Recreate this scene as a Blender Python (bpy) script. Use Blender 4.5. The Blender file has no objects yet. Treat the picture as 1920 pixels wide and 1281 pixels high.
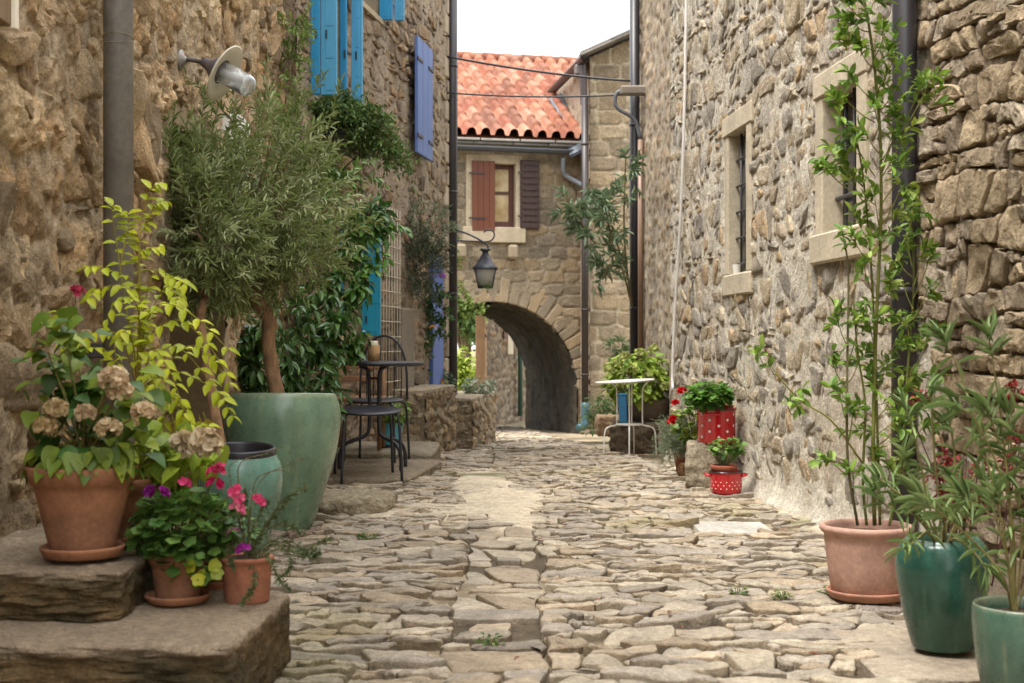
import bpy, bmesh, math, random
import numpy as np
from mathutils import Vector, Matrix, noise as mnoise
random.seed(7); RS=np.random.RandomState(11)
scene=bpy.context.scene
COL=scene.collection
F=2600.0; CZ=0.86
def at(px,py,D): return np.array([(px-960.0)/F*D, D, CZ-(py-640.5)/F*D])
def gz(D): return -0.04*max(0.0,min(D,24.0)-8.5)
def S(r,g,b):
    def c(v):
        v/=255.0
        return v/12.92 if v<=0.04045 else ((v+0.055)/1.055)**2.4
    return np.array([c(r),c(g),c(b)])
# ---------------------------------------------------------------- noise
def hsh(i,j,s):
    with np.errstate(over='ignore'):
        n=(np.asarray(i).astype(np.int64).astype(np.uint32)*np.uint32(374761393)
          +np.asarray(j).astype(np.int64).astype(np.uint32)*np.uint32(668265263)
          +np.uint32((s*974711+12345)&0xffffffff))
        n=(n^(n>>np.uint32(13)))*np.uint32(1274126177)
        n=n^(n>>np.uint32(16)); n=n*np.uint32(2246822519); n=n^(n>>np.uint32(13))
    return n.astype(np.float64)/4294967296.0
def vn(x,y,s=0):
    ix=np.floor(x); iy=np.floor(y); fx=x-ix; fy=y-iy
    fx=fx*fx*(3-2*fx); fy=fy*fy*(3-2*fy)
    a=hsh(ix,iy,s); b=hsh(ix+1,iy,s); c=hsh(ix,iy+1,s); d=hsh(ix+1,iy+1,s)
    return (a+(b-a)*fx)*(1-fy)+(c+(d-c)*fx)*fy
def fbm(x,y,s=0,o=4):
    r=0; a=.5; t=0
    for k in range(o):
        r=r+a*vn(x,y,s+k*17); t+=a; a*=.5; x=x*2.03+3.1; y=y*2.03+1.7
    return r/t-.5
def ss(a,b,x):
    t=np.clip((x-a)/(b-a),0,1); return t*t*(3-2*t)
def cells(u,v,cw,ch,s,jx=.7,jy=.5,p=3.0,wt=.3):
    gy=v/ch; jb=np.floor(gy); F1=np.full(u.shape,9.); F2=np.full(u.shape,9.)
    I=np.zeros(u.shape); J=np.zeros(u.shape); DX=np.zeros(u.shape); DY=np.zeros(u.shape)
    for dj in (-1,0,1):
        jj=jb+dj; off=hsh(jj,jj*0,s+5)*7
        sc=.75+.6*hsh(jj,jj*0,s+6)
        gx=u/cw*sc+off; ib=np.floor(gx)
        for di in (-1,0,1):
            ii=ib+di
            dx=(gx-(ii+.5+jx*(hsh(ii,jj,s)-.5)))/sc; dy=gy-(jj+.5+jy*(hsh(ii,jj,s+1)-.5))
            d=(np.abs(dx)**p+np.abs(dy)**p)**(1/p)-wt*(hsh(ii,jj,s+2)-.5)
            new=d<F1
            F2=np.where(new,F1,np.minimum(F2,d))
            I=np.where(new,ii,I);J=np.where(new,jj,J);DX=np.where(new,dx,DX);DY=np.where(new,dy,DY)
            F1=np.where(new,d,F1)
    return F2-F1,I,J,DX,DY
def lerp(a,b,t): return a+(b-a)*t[...,None]
def pick(pal,r):
    pal=np.array(pal); k=len(pal); return pal[np.clip((r*k).astype(int),0,k-1)]
# ---------------------------------------------------------------- mesh helpers
def tagd(o,label=None,cat=None,group=None,kind=None):
    if label: o['label']=label
    if cat: o['category']=cat
    if group: o['group']=group
    if kind: o['kind']=kind
    return o
def thing(name,label,cat,loc,group=None):
    o=bpy.data.objects.new(name,None); o.empty_display_size=.05; COL.objects.link(o); o.location=Vector(loc); ORG[o.name]=np.array(loc,float)
    return tagd(o,label,cat,group)
ORG={}
ALB={'rubble_stone':.72,'dressed_stone':.72,'old_render':.72,'cobble_stone':.64,'weathered_wood':.8,'clay_roof_tile':.52,'terracotta':.85}
class G:
    def __init__(s): s.V=[];s.C=[];s.F=[];s.n=0;s.bx=False
    def add(s,v,f,c=(1,1,1)):
        v=np.asarray(v,float); f=np.asarray(f)
        c=np.asarray(c,float)
        if c.ndim==1: c=np.tile(c[:3],(len(v),1))
        s.V.append(v); s.C.append(c)
        s.F.append(f+s.n); s.n+=len(v); return s
    def build(s,name,mat,parent=None,loc=None,smooth=True,sharp=None):
        v=np.concatenate(s.V); c=np.concatenate(s.C)*ALB.get(mat.name,1.0)
        if parent is not None: org=ORG[parent.name]
        elif loc is not None: org=np.array(loc,float)
        else:
            mn=v.min(0); mx=v.max(0); org=np.array([(mn[0]+mx[0])/2,(mn[1]+mx[1])/2,mn[2]])
        me=bpy.data.meshes.new(name); me.vertices.add(len(v)); me.vertices.foreach_set('co',(v-org).astype(np.float32).ravel())
        idx=np.concatenate([f.ravel() for f in s.F]).astype(np.int32)
        tot=np.concatenate([np.full(len(f),f.shape[1]) for f in s.F]).astype(np.int32)
        st=np.concatenate([[0],np.cumsum(tot)[:-1]]).astype(np.int32)
        me.loops.add(len(idx)); me.loops.foreach_set('vertex_index',idx)
        me.polygons.add(len(tot)); me.polygons.foreach_set('loop_start',st); me.polygons.foreach_set('loop_total',tot)
        me.update(calc_edges=True)
        a=me.color_attributes.new('Col','FLOAT_COLOR','POINT')
        a.data.foreach_set('color',np.hstack([c,np.ones((len(c),1))]).astype(np.float32).ravel())
        if smooth:
            me.polygons.foreach_set('use_smooth',np.ones(len(tot),bool))
            if s.bx and not sharp: sharp=34
            if sharp: 
                try: me.set_sharp_from_angle(angle=math.radians(sharp))
                except Exception: pass
        me.materials.append(mat)

        o=bpy.data.objects.new(name,me); COL.objects.link(o)
        ORG[o.name]=org
        if parent is not None: o.parent=parent
        else: o.location=Vector(org)
        return o
def grid_faces(nu,nv,mask=None):
    i=np.arange((nu-1)*(nv-1)); a=(i//(nu-1))*nu+i%(nu-1)
    f=np.stack([a,a+1,a+nu+1,a+nu],1)
    return f if mask is None else f[mask.ravel()]
def lathe(g,prof,cen,n=40,col=(1,1,1),R=None,sq=None):
    prof=np.array(prof,float); k=len(prof)
    th=np.linspace(0,2*np.pi,n,endpoint=False)
    r=prof[:,0][:,None]; x=r*np.cos(th); y=r*np.sin(th); z=np.repeat(prof[:,1][:,None],n,1)
    v=np.stack([x,y,z],-1).reshape(-1,3)
    if R is not None: v=v@np.array(R).T
    v=v+np.array(cen)
    i=np.arange(k-1)[:,None]; j=np.arange(n)[None,:]
    a=i*n+j; b=i*n+(j+1)%n
    f=np.stack([a,b,b+n,a+n],-1).reshape(-1,4)
    g.add(v,f,col)
def rotm(ax,deg): return np.array(Matrix.Rotation(math.radians(deg),3,ax))
def frame(d):
    d=d/np.linalg.norm(d); u=np.array([0,0,1.]) if abs(d[2])<.9 else np.array([1.,0,0])
    a=np.cross(u,d); a/=np.linalg.norm(a); return d,a,np.cross(d,a)
def tube(g,pts,rad,n=8,col=(1,1,1),cap=True):
    pts=np.array(pts,float); m=len(pts)
    rad=np.full(m,rad) if np.isscalar(rad) else np.array(rad,float)
    if len(rad)!=m: rad=np.interp(np.linspace(0,1,m),np.linspace(0,1,len(rad)),rad)
    tg=np.gradient(pts,axis=0); th=np.linspace(0,2*np.pi,n,endpoint=False)
    _,a,b=frame(tg[0]); vs=[]
    for i in range(m):
        d=tg[i]/ (np.linalg.norm(tg[i])+1e-9)
        a=a-d*np.dot(a,d); a/=np.linalg.norm(a)+1e-9; b=np.cross(d,a)
        vs.append(pts[i]+rad[i]*(np.cos(th)[:,None]*a+np.sin(th)[:,None]*b))
    if cap:
        vs=[np.repeat(pts[:1],n,0)]+vs+[np.repeat(pts[-1:],n,0)]; m+=2
    v=np.concatenate(vs); i=np.arange(m-1)[:,None]; j=np.arange(n)[None,:]
    q=i*n+j; w=i*n+(j+1)%n
    g.add(v,np.stack([q,w,w+n,q+n],-1).reshape(-1,4),col)
def smooth_path(p,n=24):
    p=np.array(p,float); k=len(p)
    P=np.vstack([2*p[0]-p[1],p,2*p[-1]-p[-2]]); out=[]
    for t in np.linspace(0,k-1-1e-6,n):
        i=int(t); f=t-i; a,b,c,d=P[i],P[i+1],P[i+2],P[i+3]
        out.append(.5*((2*b)+(-a+c)*f+(2*a-5*b+4*c-d)*f*f+(-a+3*b-3*c+d)*f**3))
    return np.array(out)
def box(g,cen,size,R=None,bev=.004,col=(1,1,1)):
    g.bx=True; h=np.array(size,float)/2; b=min(bev,h.min()*.45); vs=[]
    sg=[(x,y,z) for x in(-1,1) for y in(-1,1) for z in(-1,1)]
    for s in sg:
        s=np.array(s)
        for k in range(3):
            q=h-b; q=q.copy(); q[k]=h[k]; vs.append(s*q)
    v=np.array(vs); ix={s:i*3 for i,s in enumerate(sg)}
    f4=[];f3=[]
    for k in range(3):
        for s in(-1,1):
            o=[(k+1)%3,(k+2)%3]; L=[]
            for (p,q) in((-1,-1),(1,-1),(1,1),(-1,1)):
                t=[0,0,0];t[k]=s;t[o[0]]=p;t[o[1]]=q; L.append(ix[tuple(t)]+k)
            f4.append(L if s>0 else L[::-1])
    for k in range(3):
        a,c=(k+1)%3,(k+2)%3
        for p in(-1,1):
            for q in(-1,1):
                t=[0,0,0];t[a]=p;t[c]=q; t1=t[:];t1[k]=-1;t2=t[:];t2[k]=1
                L=[ix[tuple(t1)]+a,ix[tuple(t2)]+a,ix[tuple(t2)]+c,ix[tuple(t1)]+c]
                f4.append(L if p*q<0 else L[::-1])
    for s in sg:
        L=[ix[s],ix[s]+1,ix[s]+2]; f3.append(L if s[0]*s[1]*s[2]>0 else L[::-1])
    if R is not None: v=v@np.array(R).T
    v=v+np.array(cen); c=np.tile(np.array(col)[:3],(len(v),1))
    g.V.append(v); g.C.append(c); g.F.append(np.array(f4)+g.n); g.F.append(np.array(f3)+g.n); g.n+=len(v)
def rock(g,cen,size,seed=0,n=14,sharp=6,amp=.12,fr=2.5,R=None,cols=None,strata=0):
    sz=np.array(size,float)/2; t=np.linspace(-1,1,n); key={}; vs=[]; fs=[]
    def vid(p):
        k=tuple(np.round(p,5))
        if k not in key: key[k]=len(vs); vs.append(np.array(p,float))
        return key[k]
    for k in range(3):
        for s in(-1,1):
            for i in range(n-1):
                for j in range(n-1):
                    L=[]
                    for (a,b) in((i,j),(i+1,j),(i+1,j+1),(i,j+1)):
                        p=[0,0,0];p[k]=s;p[(k+1)%3]=t[a];p[(k+2)%3]=t[b];L.append(vid(p))
                    fs.append(L if s>0 else L[::-1])
    v=np.array(vs); nr=(np.abs(v)**sharp).sum(1)**(1/sharp); v=v/nr[:,None]*1.0
    out=[]
    m=sz.min()
    for p in v:
        q=p*sz; w=Vector(q/m*fr+np.array([seed*3.7,seed*1.3,0]))
        d=mnoise.fractal(w,1.0,2.0,4)*amp*m
        d2=abs(mnoise.noise(w*.5))*amp*m
        if strata: d+=math.sin(q[2]/m*strata+2*mnoise.noise(w))*amp*m*.25
        out.append(q+p/np.linalg.norm(p)*(d-d2))
    v=np.array(out)
    if cols is None: cols=[S(176,160,138),S(140,124,104)]
    r=np.array([mnoise.fractal(Vector(p/m*3+seed),1.,2.,3) for p in v])*.6+.5
    c=lerp(np.array(cols[0]),np.array(cols[1]),np.clip(r,0,1))
    if R is not None: v=v@np.array(R).T
    g.add(v+np.array(cen),np.array(fs),c)
# ---------------------------------------------------------------- materials
def new_mat(name):
    m=bpy.data.materials.new(name); m.use_nodes=True; nt=m.node_tree
    return m,nt,nt.nodes['Principled BSDF']
def N(nt,t,**k):
    n=nt.nodes.new(t)
    for a,b in k.items():
        if a in n.inputs.keys() if hasattr(n.inputs,'keys') else False: n.inputs[a].default_value=b
        else: setattr(n,a,b)
    return n
def noise_node(nt,scale,detail=5,rough=.6,coord='Object',sc=None):
    tc=nt.nodes.new('ShaderNodeTexCoord'); n=nt.nodes.new('ShaderNodeTexNoise')
    n.inputs['Scale'].default_value=scale; n.inputs['Detail'].default_value=detail; n.inputs['Roughness'].default_value=rough
    if sc:
        mp=nt.nodes.new('ShaderNodeMapping'); mp.inputs['Scale'].default_value=sc
        nt.links.new(tc.outputs[coord],mp.inputs[0]); nt.links.new(mp.outputs[0],n.inputs['Vector'])
    else: nt.links.new(tc.outputs[coord],n.inputs['Vector'])
    return n
def cmat(name,rough=.85,spots=((9,.35),(60,.3)),bump=((35,.4,.02),(140,.3,.006)),trans=0,spec=.3,metal=0,coat=0,tint=None,rvar=0,sc=None):
    """base colour = Col attribute varied by noise"""
    m,nt,b=new_mat(name); L=nt.links.new
    at_=nt.nodes.new('ShaderNodeAttribute'); at_.attribute_name='Col'; cur=at_.outputs['Color']
    for s,amt in spots:
        n=noise_node(nt,s,6,.65,sc=sc); mr=nt.nodes.new('ShaderNodeMapRange')
        mr.inputs['From Min'].default_value=.3; mr.inputs['From Max'].default_value=.7
        mr.inputs['To Min'].default_value=1-amt; mr.inputs['To Max'].default_value=1+amt
        L(n.outputs[0],mr.inputs['Value'])
        mx=nt.nodes.new('ShaderNodeVectorMath'); mx.operation='SCALE'; L(cur,mx.inputs[0]); L(mr.outputs[0],mx.inputs['Scale']); cur=mx.outputs[0]
    L(cur,b.inputs['Base Color']); b.inputs['Roughness'].default_value=rough; b.inputs['Specular IOR Level'].default_value=spec
    b.inputs['Metallic'].default_value=metal; b.inputs['Coat Weight'].default_value=coat; b.inputs['Coat Roughness'].default_value=.12
    if rvar:
        n=noise_node(nt,25,4); mr=nt.nodes.new('ShaderNodeMapRange'); mr.inputs['From Min'].default_value=.3; mr.inputs['From Max'].default_value=.7
        mr.inputs['To Min'].default_value=rough-rvar; mr.inputs['To Max'].default_value=rough+rvar; L(n.outputs[0],mr.inputs['Value']); L(mr.outputs[0],b.inputs['Roughness'])
    prev=None
    for s,st,dist in bump:
        n=noise_node(nt,s,6,.62,sc=sc); bp=nt.nodes.new('ShaderNodeBump'); bp.inputs['Strength'].default_value=st; bp.inputs['Distance'].default_value=dist
        L(n.outputs[0],bp.inputs['Height'])
        if prev is not None: L(prev,bp.inputs['Normal'])
        prev=bp.outputs[0]
    if prev is not None: L(prev,b.inputs['Normal'])
    if trans:
        tr=nt.nodes.new('ShaderNodeBsdfTranslucent'); L(cur,tr.inputs['Color']); ms=nt.nodes.new('ShaderNodeMixShader'); ms.inputs[0].default_value=trans
        L(b.outputs[0],ms.inputs[1]); L(tr.outputs[0],ms.inputs[2]); L(ms.outputs[0],nt.nodes['Material Output'].inputs['Surface'])
    return m
M={}
M['stone']=cmat('rubble_stone',.95,((6,.16),(45,.3),(130,.28)),((24,.8,.035),(70,.85,.018),(200,.7,.006)))
M['smooth_stone']=cmat('dressed_stone',.92,((5,.18),(50,.18)),((30,.35,.01),(160,.4,.003)))
M['render']=cmat('old_render',.95,((4,.18),(30,.2)),((14,.5,.03),(60,.5,.01)))
M['cobble']=cmat('cobble_stone',.84,((5,.16),(28,.2),(55,.2),(150,.24)),((18,.6,.02),(60,.7,.010),(200,.6,.004)),spec=.3)
M['leaf']=cmat('leaf_matte',.5,((30,.15),),(),.28,.4)
M['gloss_leaf']=cmat('leaf_glossy',.33,((30,.12),),(),.2,.5)
M['petal']=cmat('petal',.6,((40,.1),),(),.35,.2)
M['bark']=cmat('bark',.9,((12,.3),(60,.25)),((25,.6,.02),(90,.5,.006)),sc=(1,1,.35))
M['terracotta']=cmat('terracotta',.88,((7,.2),(22,.14),(90,.12)),((14,.2,.01),(60,.35,.004),),rvar=.08)
M['glaze']=cmat('celadon_glaze',.28,((4,.22),(14,.2),(120,.14)),((5,.12,.02),(60,.12,.003)),spec=.5,coat=.15,rvar=.1,sc=(1,1,.6))
M['enamel']=cmat('enamel',.15,((3,.06),),((8,.05,.01),),spec=.5,coat=.6)
M['iron']=cmat('black_iron',.42,((20,.2),),((60,.1,.002),),spec=.5)
M['zinc']=cmat('zinc_pipe',.55,((5,.2),(40,.14)),((30,.12,.003),),spec=.5,metal=.35)
M['paint']=cmat('painted_wood',.55,((4,.1),(30,.07)),((40,.15,.003),),spec=.4,sc=(1,1,.2))
M['wood']=cmat('weathered_wood',.85,((6,.2),(40,.25)),((30,.5,.008),),sc=(1,1,.12))
M['soil']=cmat('soil',1,((30,.5),),((60,.9,.02),))
M['tile']=cmat('clay_roof_tile',.85,((6,.18),(40,.16)),((50,.4,.006),))
M['metal_paint']=cmat('painted_metal',.4,((10,.08),),((60,.06,.001),),spec=.5)
M['plastic']=cmat('plain_plastic',.4,((10,.05),),(),spec=.5)
def glassm(name,col,rough=.05,alpha=1,emit=0):
    m,nt,b=new_mat(name); b.inputs['Base Color'].default_value=(*col,1); b.inputs['Roughness'].default_value=rough
    b.inputs['Specular IOR Level'].default_value=.8; return m
def glass_clear(name):
    m,nt,b=new_mat(name); L=nt.links.new
    b.inputs['Transmission Weight'].default_value=.86; b.inputs['Base Color'].default_value=(.93,.94,.95,1); b.inputs['Roughness'].default_value=.06; b.inputs['IOR'].default_value=1.4; b.inputs['Specular IOR Level'].default_value=.9
    return m
M['glass']=glass_clear('clear_glass')
M['pane']=glassm('window_pane',(.03,.035,.035),.08)
def panem():
    m,nt,b=new_mat('curtain_pane'); n=noise_node(nt,2.5,3)
    r=nt.nodes.new('ShaderNodeValToRGB'); r.color_ramp.elements[0].position=.35; r.color_ramp.elements[1].position=.65
    r.color_ramp.elements[0].color=(.28,.17,.05,1); r.color_ramp.elements[1].color=(.62,.5,.3,1)
    nt.links.new(n.outputs[0],r.inputs[0]); nt.links.new(r.outputs[0],b.inputs['Base Color']); b.inputs['Roughness'].default_value=.12
    return m
M['curtain_pane']=panem()
m,nt,b=new_mat('milky_glass'); b.inputs['Base Color'].default_value=(.62,.6,.52,1); b.inputs['Roughness'].default_value=.3; M['milk']=m
# ---------------------------------------------------------------- leaves
def strip_tmpl(prof,fold=.25,bend=.25,wave=0):
    vs=[];fs=[]
    for i,(t,w) in enumerate(prof):
        z=-bend*t*t
        vs+= [(t,-w/2,z+fold*w/2+wave*math.sin(t*12)),(t,0,z),(t,w/2,z+fold*w/2-wave*math.sin(t*12+1))]
    for i in range(len(prof)-1):
        a=i*3; fs+=[(a,a+3,a+4,a+1),(a+1,a+4,a+5,a+2)]
    return np.array(vs,float),np.array(fs)
LANCE=strip_tmpl([(0,.08),(.2,.7),(.5,1),(.8,.65),(1,.02)],.3,.15)
OVATE=strip_tmpl([(0,.05),(.15,.6),(.4,1),(.7,.75),(.9,.3),(1,.02)],.25,.22)
LAUR=strip_tmpl([(0,.06),(.12,.5),(.35,.95),(.6,1),(.82,.68),(1,.04)],.22,.2)
HEART=strip_tmpl([(0,.35),(.08,.8),(.25,1),(.45,.98),(.65,.75),(.85,.36),(1,.03)],.18,.3,.02)
PETAL=strip_tmpl([(0,.2),(.4,.8),(.75,1),(1,.6)],.15,-.2)
def round_tmpl(n=14,lobes=5,amp=.14,cup=.18):
    vs=[(0.5,0,-.06)];
    for k in range(n):
        a=2*math.pi*k/n+math.pi; r=.5*(1+amp*math.cos(lobes*(a-math.pi)))*(1-.25*math.exp(-((a-math.pi)/.35)**2) if k<n else 1)
        vs.append((.5+r*math.cos(a),r*math.sin(a),cup*(r*1.2)**2+.03*math.sin(a*lobes)))
    fs=[(0,1+k,1+(k+1)%n) for k in range(n)]
    return np.array(vs),np.array(fs)
ROUND=round_tmpl()
def nrm(a): return a/(np.linalg.norm(a,axis=-1,keepdims=True)+1e-9)
def leaves(g,tm,base,dirs,ups,Ls,Ws,cols):
    base=np.atleast_2d(base); n=len(base)
    if n==0: return
    x=nrm(np.atleast_2d(dirs)); y=nrm(np.cross(ups,x)); z=np.cross(x,y)
    tv,tf=tm; Ls=np.broadcast_to(Ls,(n,)); Ws=np.broadcast_to(Ws,(n,))
    v=(base[:,None,:]+tv[None,:,0,None]*x[:,None,:]*Ls[:,None,None]+tv[None,:,1,None]*y[:,None,:]*Ws[:,None,None]+tv[None,:,2,None]*z[:,None,:]*Ls[:,None,None])
    k=len(tv); f=(tf[None]+np.arange(n)[:,None,None]*k).reshape(-1,tf.shape[1])
    c=np.repeat(np.asarray(cols).reshape(n,3),k,0)
    g.add(v.reshape(-1,3),f,c)
def rnd(n): return nrm(RS.normal(size=(n,3)))
def lcol(a,b,n,dark=.25):
    t=RS.rand(n,1); return (np.array(a)*(1-t)+np.array(b)*t)*(1-dark*RS.rand(n,1))
def sprig(gl,gt,p0,d,L,nleaf,tm,ll,lw,ca,cb,droop=.2,rad=.0015,tip=False,spread=.9,tcol=None,up=.3):
    """a twig from p0 along d carrying leaves"""
    d=nrm(np.array(d,float)); k=5; pts=[np.array(p0,float)]
    dd=d.copy()
    for i in range(k):
        dd=nrm(dd+np.array([0,0,-droop/k])+.08*RS.normal(size=3)); pts.append(pts[-1]+dd*L/k)
    pts=np.array(pts)
    if gt is not None: tube(gt,pts,[rad,rad*.5],4,tcol if tcol is not None else S(92,84,50),cap=False)
    t=np.linspace(.55 if tip else .15,1,nleaf)+.02*RS.normal(size=nleaf); t=np.clip(t,0,1)*k
    i=np.clip(t.astype(int),0,k-1); b=pts[i]+(pts[i+1]-pts[i])*(t-i)[:,None]; tg=nrm(pts[i+1]-pts[i])
    side=nrm(np.cross(tg,rnd(nleaf)))
    ld=nrm(tg*(1-.45*spread)+side*spread+np.array([0,0,up*.3])); ld[-1]=tg[-1]
    ups=nrm(np.array([0,0,1.])+.5*RS.normal(size=(nleaf,3)))
    s=.7+.45*RS.rand(nleaf)
    leaves(gl,tm,b,ld,ups,ll*s,lw*s,lcol(ca,cb,nleaf))
# ---------------------------------------------------------------- individually laid stones
def lay(u0,u1,v0,v1,rh,wl,seed,joint=.012,wav=.3,split=.25,N4=(8,3),jit=.006,rnd_c=1,warp=(.06,.8),rvar=.5,slant=.25):
    """coursed irregular stones -> outlines (S,N,2)"""
    rs=np.random.RandomState(seed); out=[]; v=v0; k=0
    def curve(k,v,u,h): return v+wav*h*(2*vn(u*2.3,u*0+k*5.1,seed)-1)+.35*wav*h*(2*vn(u*7.5,u*0+k*5.1,seed+1)-1)
    while v<v1:
        h=rh*(1+rvar*(rs.rand()*2-1)); u=u0-wl*rs.rand(); sl=0
        while u<u1:
            w=wl*math.exp(.42*rs.randn()); w=min(max(w,.35*wl),2.2*wl); sl2=slant*h*rs.randn()*.5
            parts=[(0,1)]
            if rs.rand()<split: q=.35+.3*rs.rand(); parts=[(0,q),(q,1)]
            for (a,b) in parts:
                if (a,b)!=(0,1) and rs.rand()<.4 : subs=[(0,.5+.1*rs.randn()),(0,1)]; subs=[(0,subs[0][1]),(subs[0][1],1)]
                else: subs=[(0,1)]
                for (c,d) in subs:
                    nb,ns=N4; t=np.linspace(0,1,nb,endpoint=False); s=np.linspace(0,1,ns,endpoint=False)
                    def pt(tt,ss_):
                        tu=c+(d-c)*tt; sv=a+(b-a)*ss_
                        uu=u+tu*w+(sl*(1-tu)+sl2*tu)*(sv-.5)*2
                        lo=curve(k,v,uu,h); hi=curve(k+1,v+h,uu,h)
                        return np.stack([uu,lo+(hi-lo)*sv],-1)
                    P=np.concatenate([pt(t,t*0),pt(s*0+1,s),pt(1-t,t*0+1),pt(s*0,1-s)])
                    P=P+jit*rs.randn(*P.shape)
                    for _ in range(rnd_c): P=.5*P+.25*np.roll(P,1,0)+.25*np.roll(P,-1,0)
                    ctr=P.mean(0); ext=(P.max(0)-P.min(0))+1e-6
                    j=joint*(.5+rs.rand()); P=ctr+(P-ctr)*np.maximum(.3,1-j/ext)
                    out.append(P)
            u+=w; sl=sl2
        v+=h; k+=1
    P=np.array(out)
    wu=warp[0]*2*fbm(P[...,0]*warp[1],P[...,1]*warp[1],seed+7,3); wv=warp[0]*2*fbm(P[...,0]*warp[1],P[...,1]*warp[1],seed+8,3)
    return P+np.stack([wu,wv],-1)
def clamp_hole(P,h):
    a,b,c,d=h; u=P[...,0];v=P[...,1]
    ins=(u>a)&(u<b)&(v>c)&(v<d)
    dist=np.stack([u-a,b-u,v-c,d-v],-1); k=dist.argmin(-1)
    u=np.where(ins&(k==0),a,np.where(ins&(k==1),b,u)); v=np.where(ins&(k==2),c,np.where(ins&(k==3),d,v))
    return np.stack([u,v],-1)
def carve(g,P,put,pal,seed,hgt=.02,hvar=.012,tilt=.03,bev=.007,deep=.03,rough=.006,dome=.004,colf=None,cvar=.22,base=None,lam=.0):
    """put(u,v,h) -> xyz ; builds every stone of one masonry mesh"""
    S_,n,_=P.shape; ctr=P.mean(1,keepdims=True); sz=(P.max(1)-P.min(1)).min(1)
    rs=np.random.RandomState(seed)
    h0=hgt+hvar*rs.randn(S_); tx=tilt*rs.randn(S_); ty=tilt*rs.randn(S_)
    b=np.minimum(bev*(.5+rs.rand(S_)),sz*.2)
    rings=[];hs=[]
    d=P-ctr; r=np.linalg.norm(d,axis=-1,keepdims=True)+1e-6
    prof=[(0,-deep,0),(0,-bev*.9,1),(b[:,None,None],0,1)]
    for (ins,hh,rr) in prof:
        q=ctr+d*np.maximum(.2,1-ins/r); rings.append(q); hs.append(hh)
    for f in(.86,.66,.44,.2):
        rings.append(ctr+(rings[2]-ctr)*f); hs.append(dome*(1-f*f))
    V=[];C=[]
    pc=pick(pal,rs.rand(S_))*(1-cvar/2+cvar*rs.rand(S_))[:,None]
    for k,(q,hh) in enumerate(zip(rings,hs)):
        rel=q-ctr; h=h0[:,None]+tx[:,None]*rel[...,0]+ty[:,None]*rel[...,1]+hh
        nz=fbm(q[...,0]*13+seed,q[...,1]*13,seed+3,3)*rough*2.2+fbm(q[...,0]*48,q[...,1]*48,seed+4,2)*rough*.8
        if lam: nz=nz+lam*np.abs(fbm(q[...,0]*3,q[...,1]*34,seed+5,2))
        if k==0: h=h0[:,None]-deep+0*nz
        else: h=h+nz*(1 if k>1 else .8)
        if base is not None: h=h+base(q[...,0],q[...,1])
        V.append(put(q[...,0],q[...,1],h))
        mot=fbm(q[...,0]*7,q[...,1]*7,seed+9,4); mo2=fbm(q[...,0]*30,q[...,1]*30,seed+10,3)
        c=pc[:,None,:]*(1+.5*mot+.35*mo2)[...,None]
        if k==0: c=c*.8
        if colf is not None: c=colf(q[...,0],q[...,1],c,k)
        C.append(c)
    # centre vertex
    q=ctr; h=h0[:,None]+dome+fbm(q[...,0]*13+seed,q[...,1]*13,seed+3,3)*rough*2.2
    if base is not None: h=h+base(q[...,0],q[...,1])
    Vc=put(q[...,0],q[...,1],h); Cc_=pc[:,None,:]*(1+.5*fbm(q[...,0]*7,q[...,1]*7,seed+9,4))[...,None]
    if colf is not None: Cc_=colf(q[...,0],q[...,1],Cc_,9)
    K=len(rings); V=np.concatenate(V+[Vc],1); C=np.concatenate(C+[Cc_],1); m=K*n+1
    f=[]
    for k in range(K-1):
        i=np.arange(n); j=(i+1)%n; f.append(np.stack([k*n+i,k*n+j,(k+1)*n+j,(k+1)*n+i],1))
    f=np.concatenate(f); i=np.arange(n); t=np.stack([(K-1)*n+i,(K-1)*n+(i+1)%n,0*i+K*n],1)
    off=np.arange(S_)[:,None,None]*m
    n0=g.n; vv=V.reshape(-1,3); g.V.append(vv); g.C.append(C.reshape(-1,3)); g.F.append((f[None]+off).reshape(-1,4)+n0); g.F.append((t[None]+off).reshape(-1,3)+n0); g.n+=len(vv)
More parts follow.
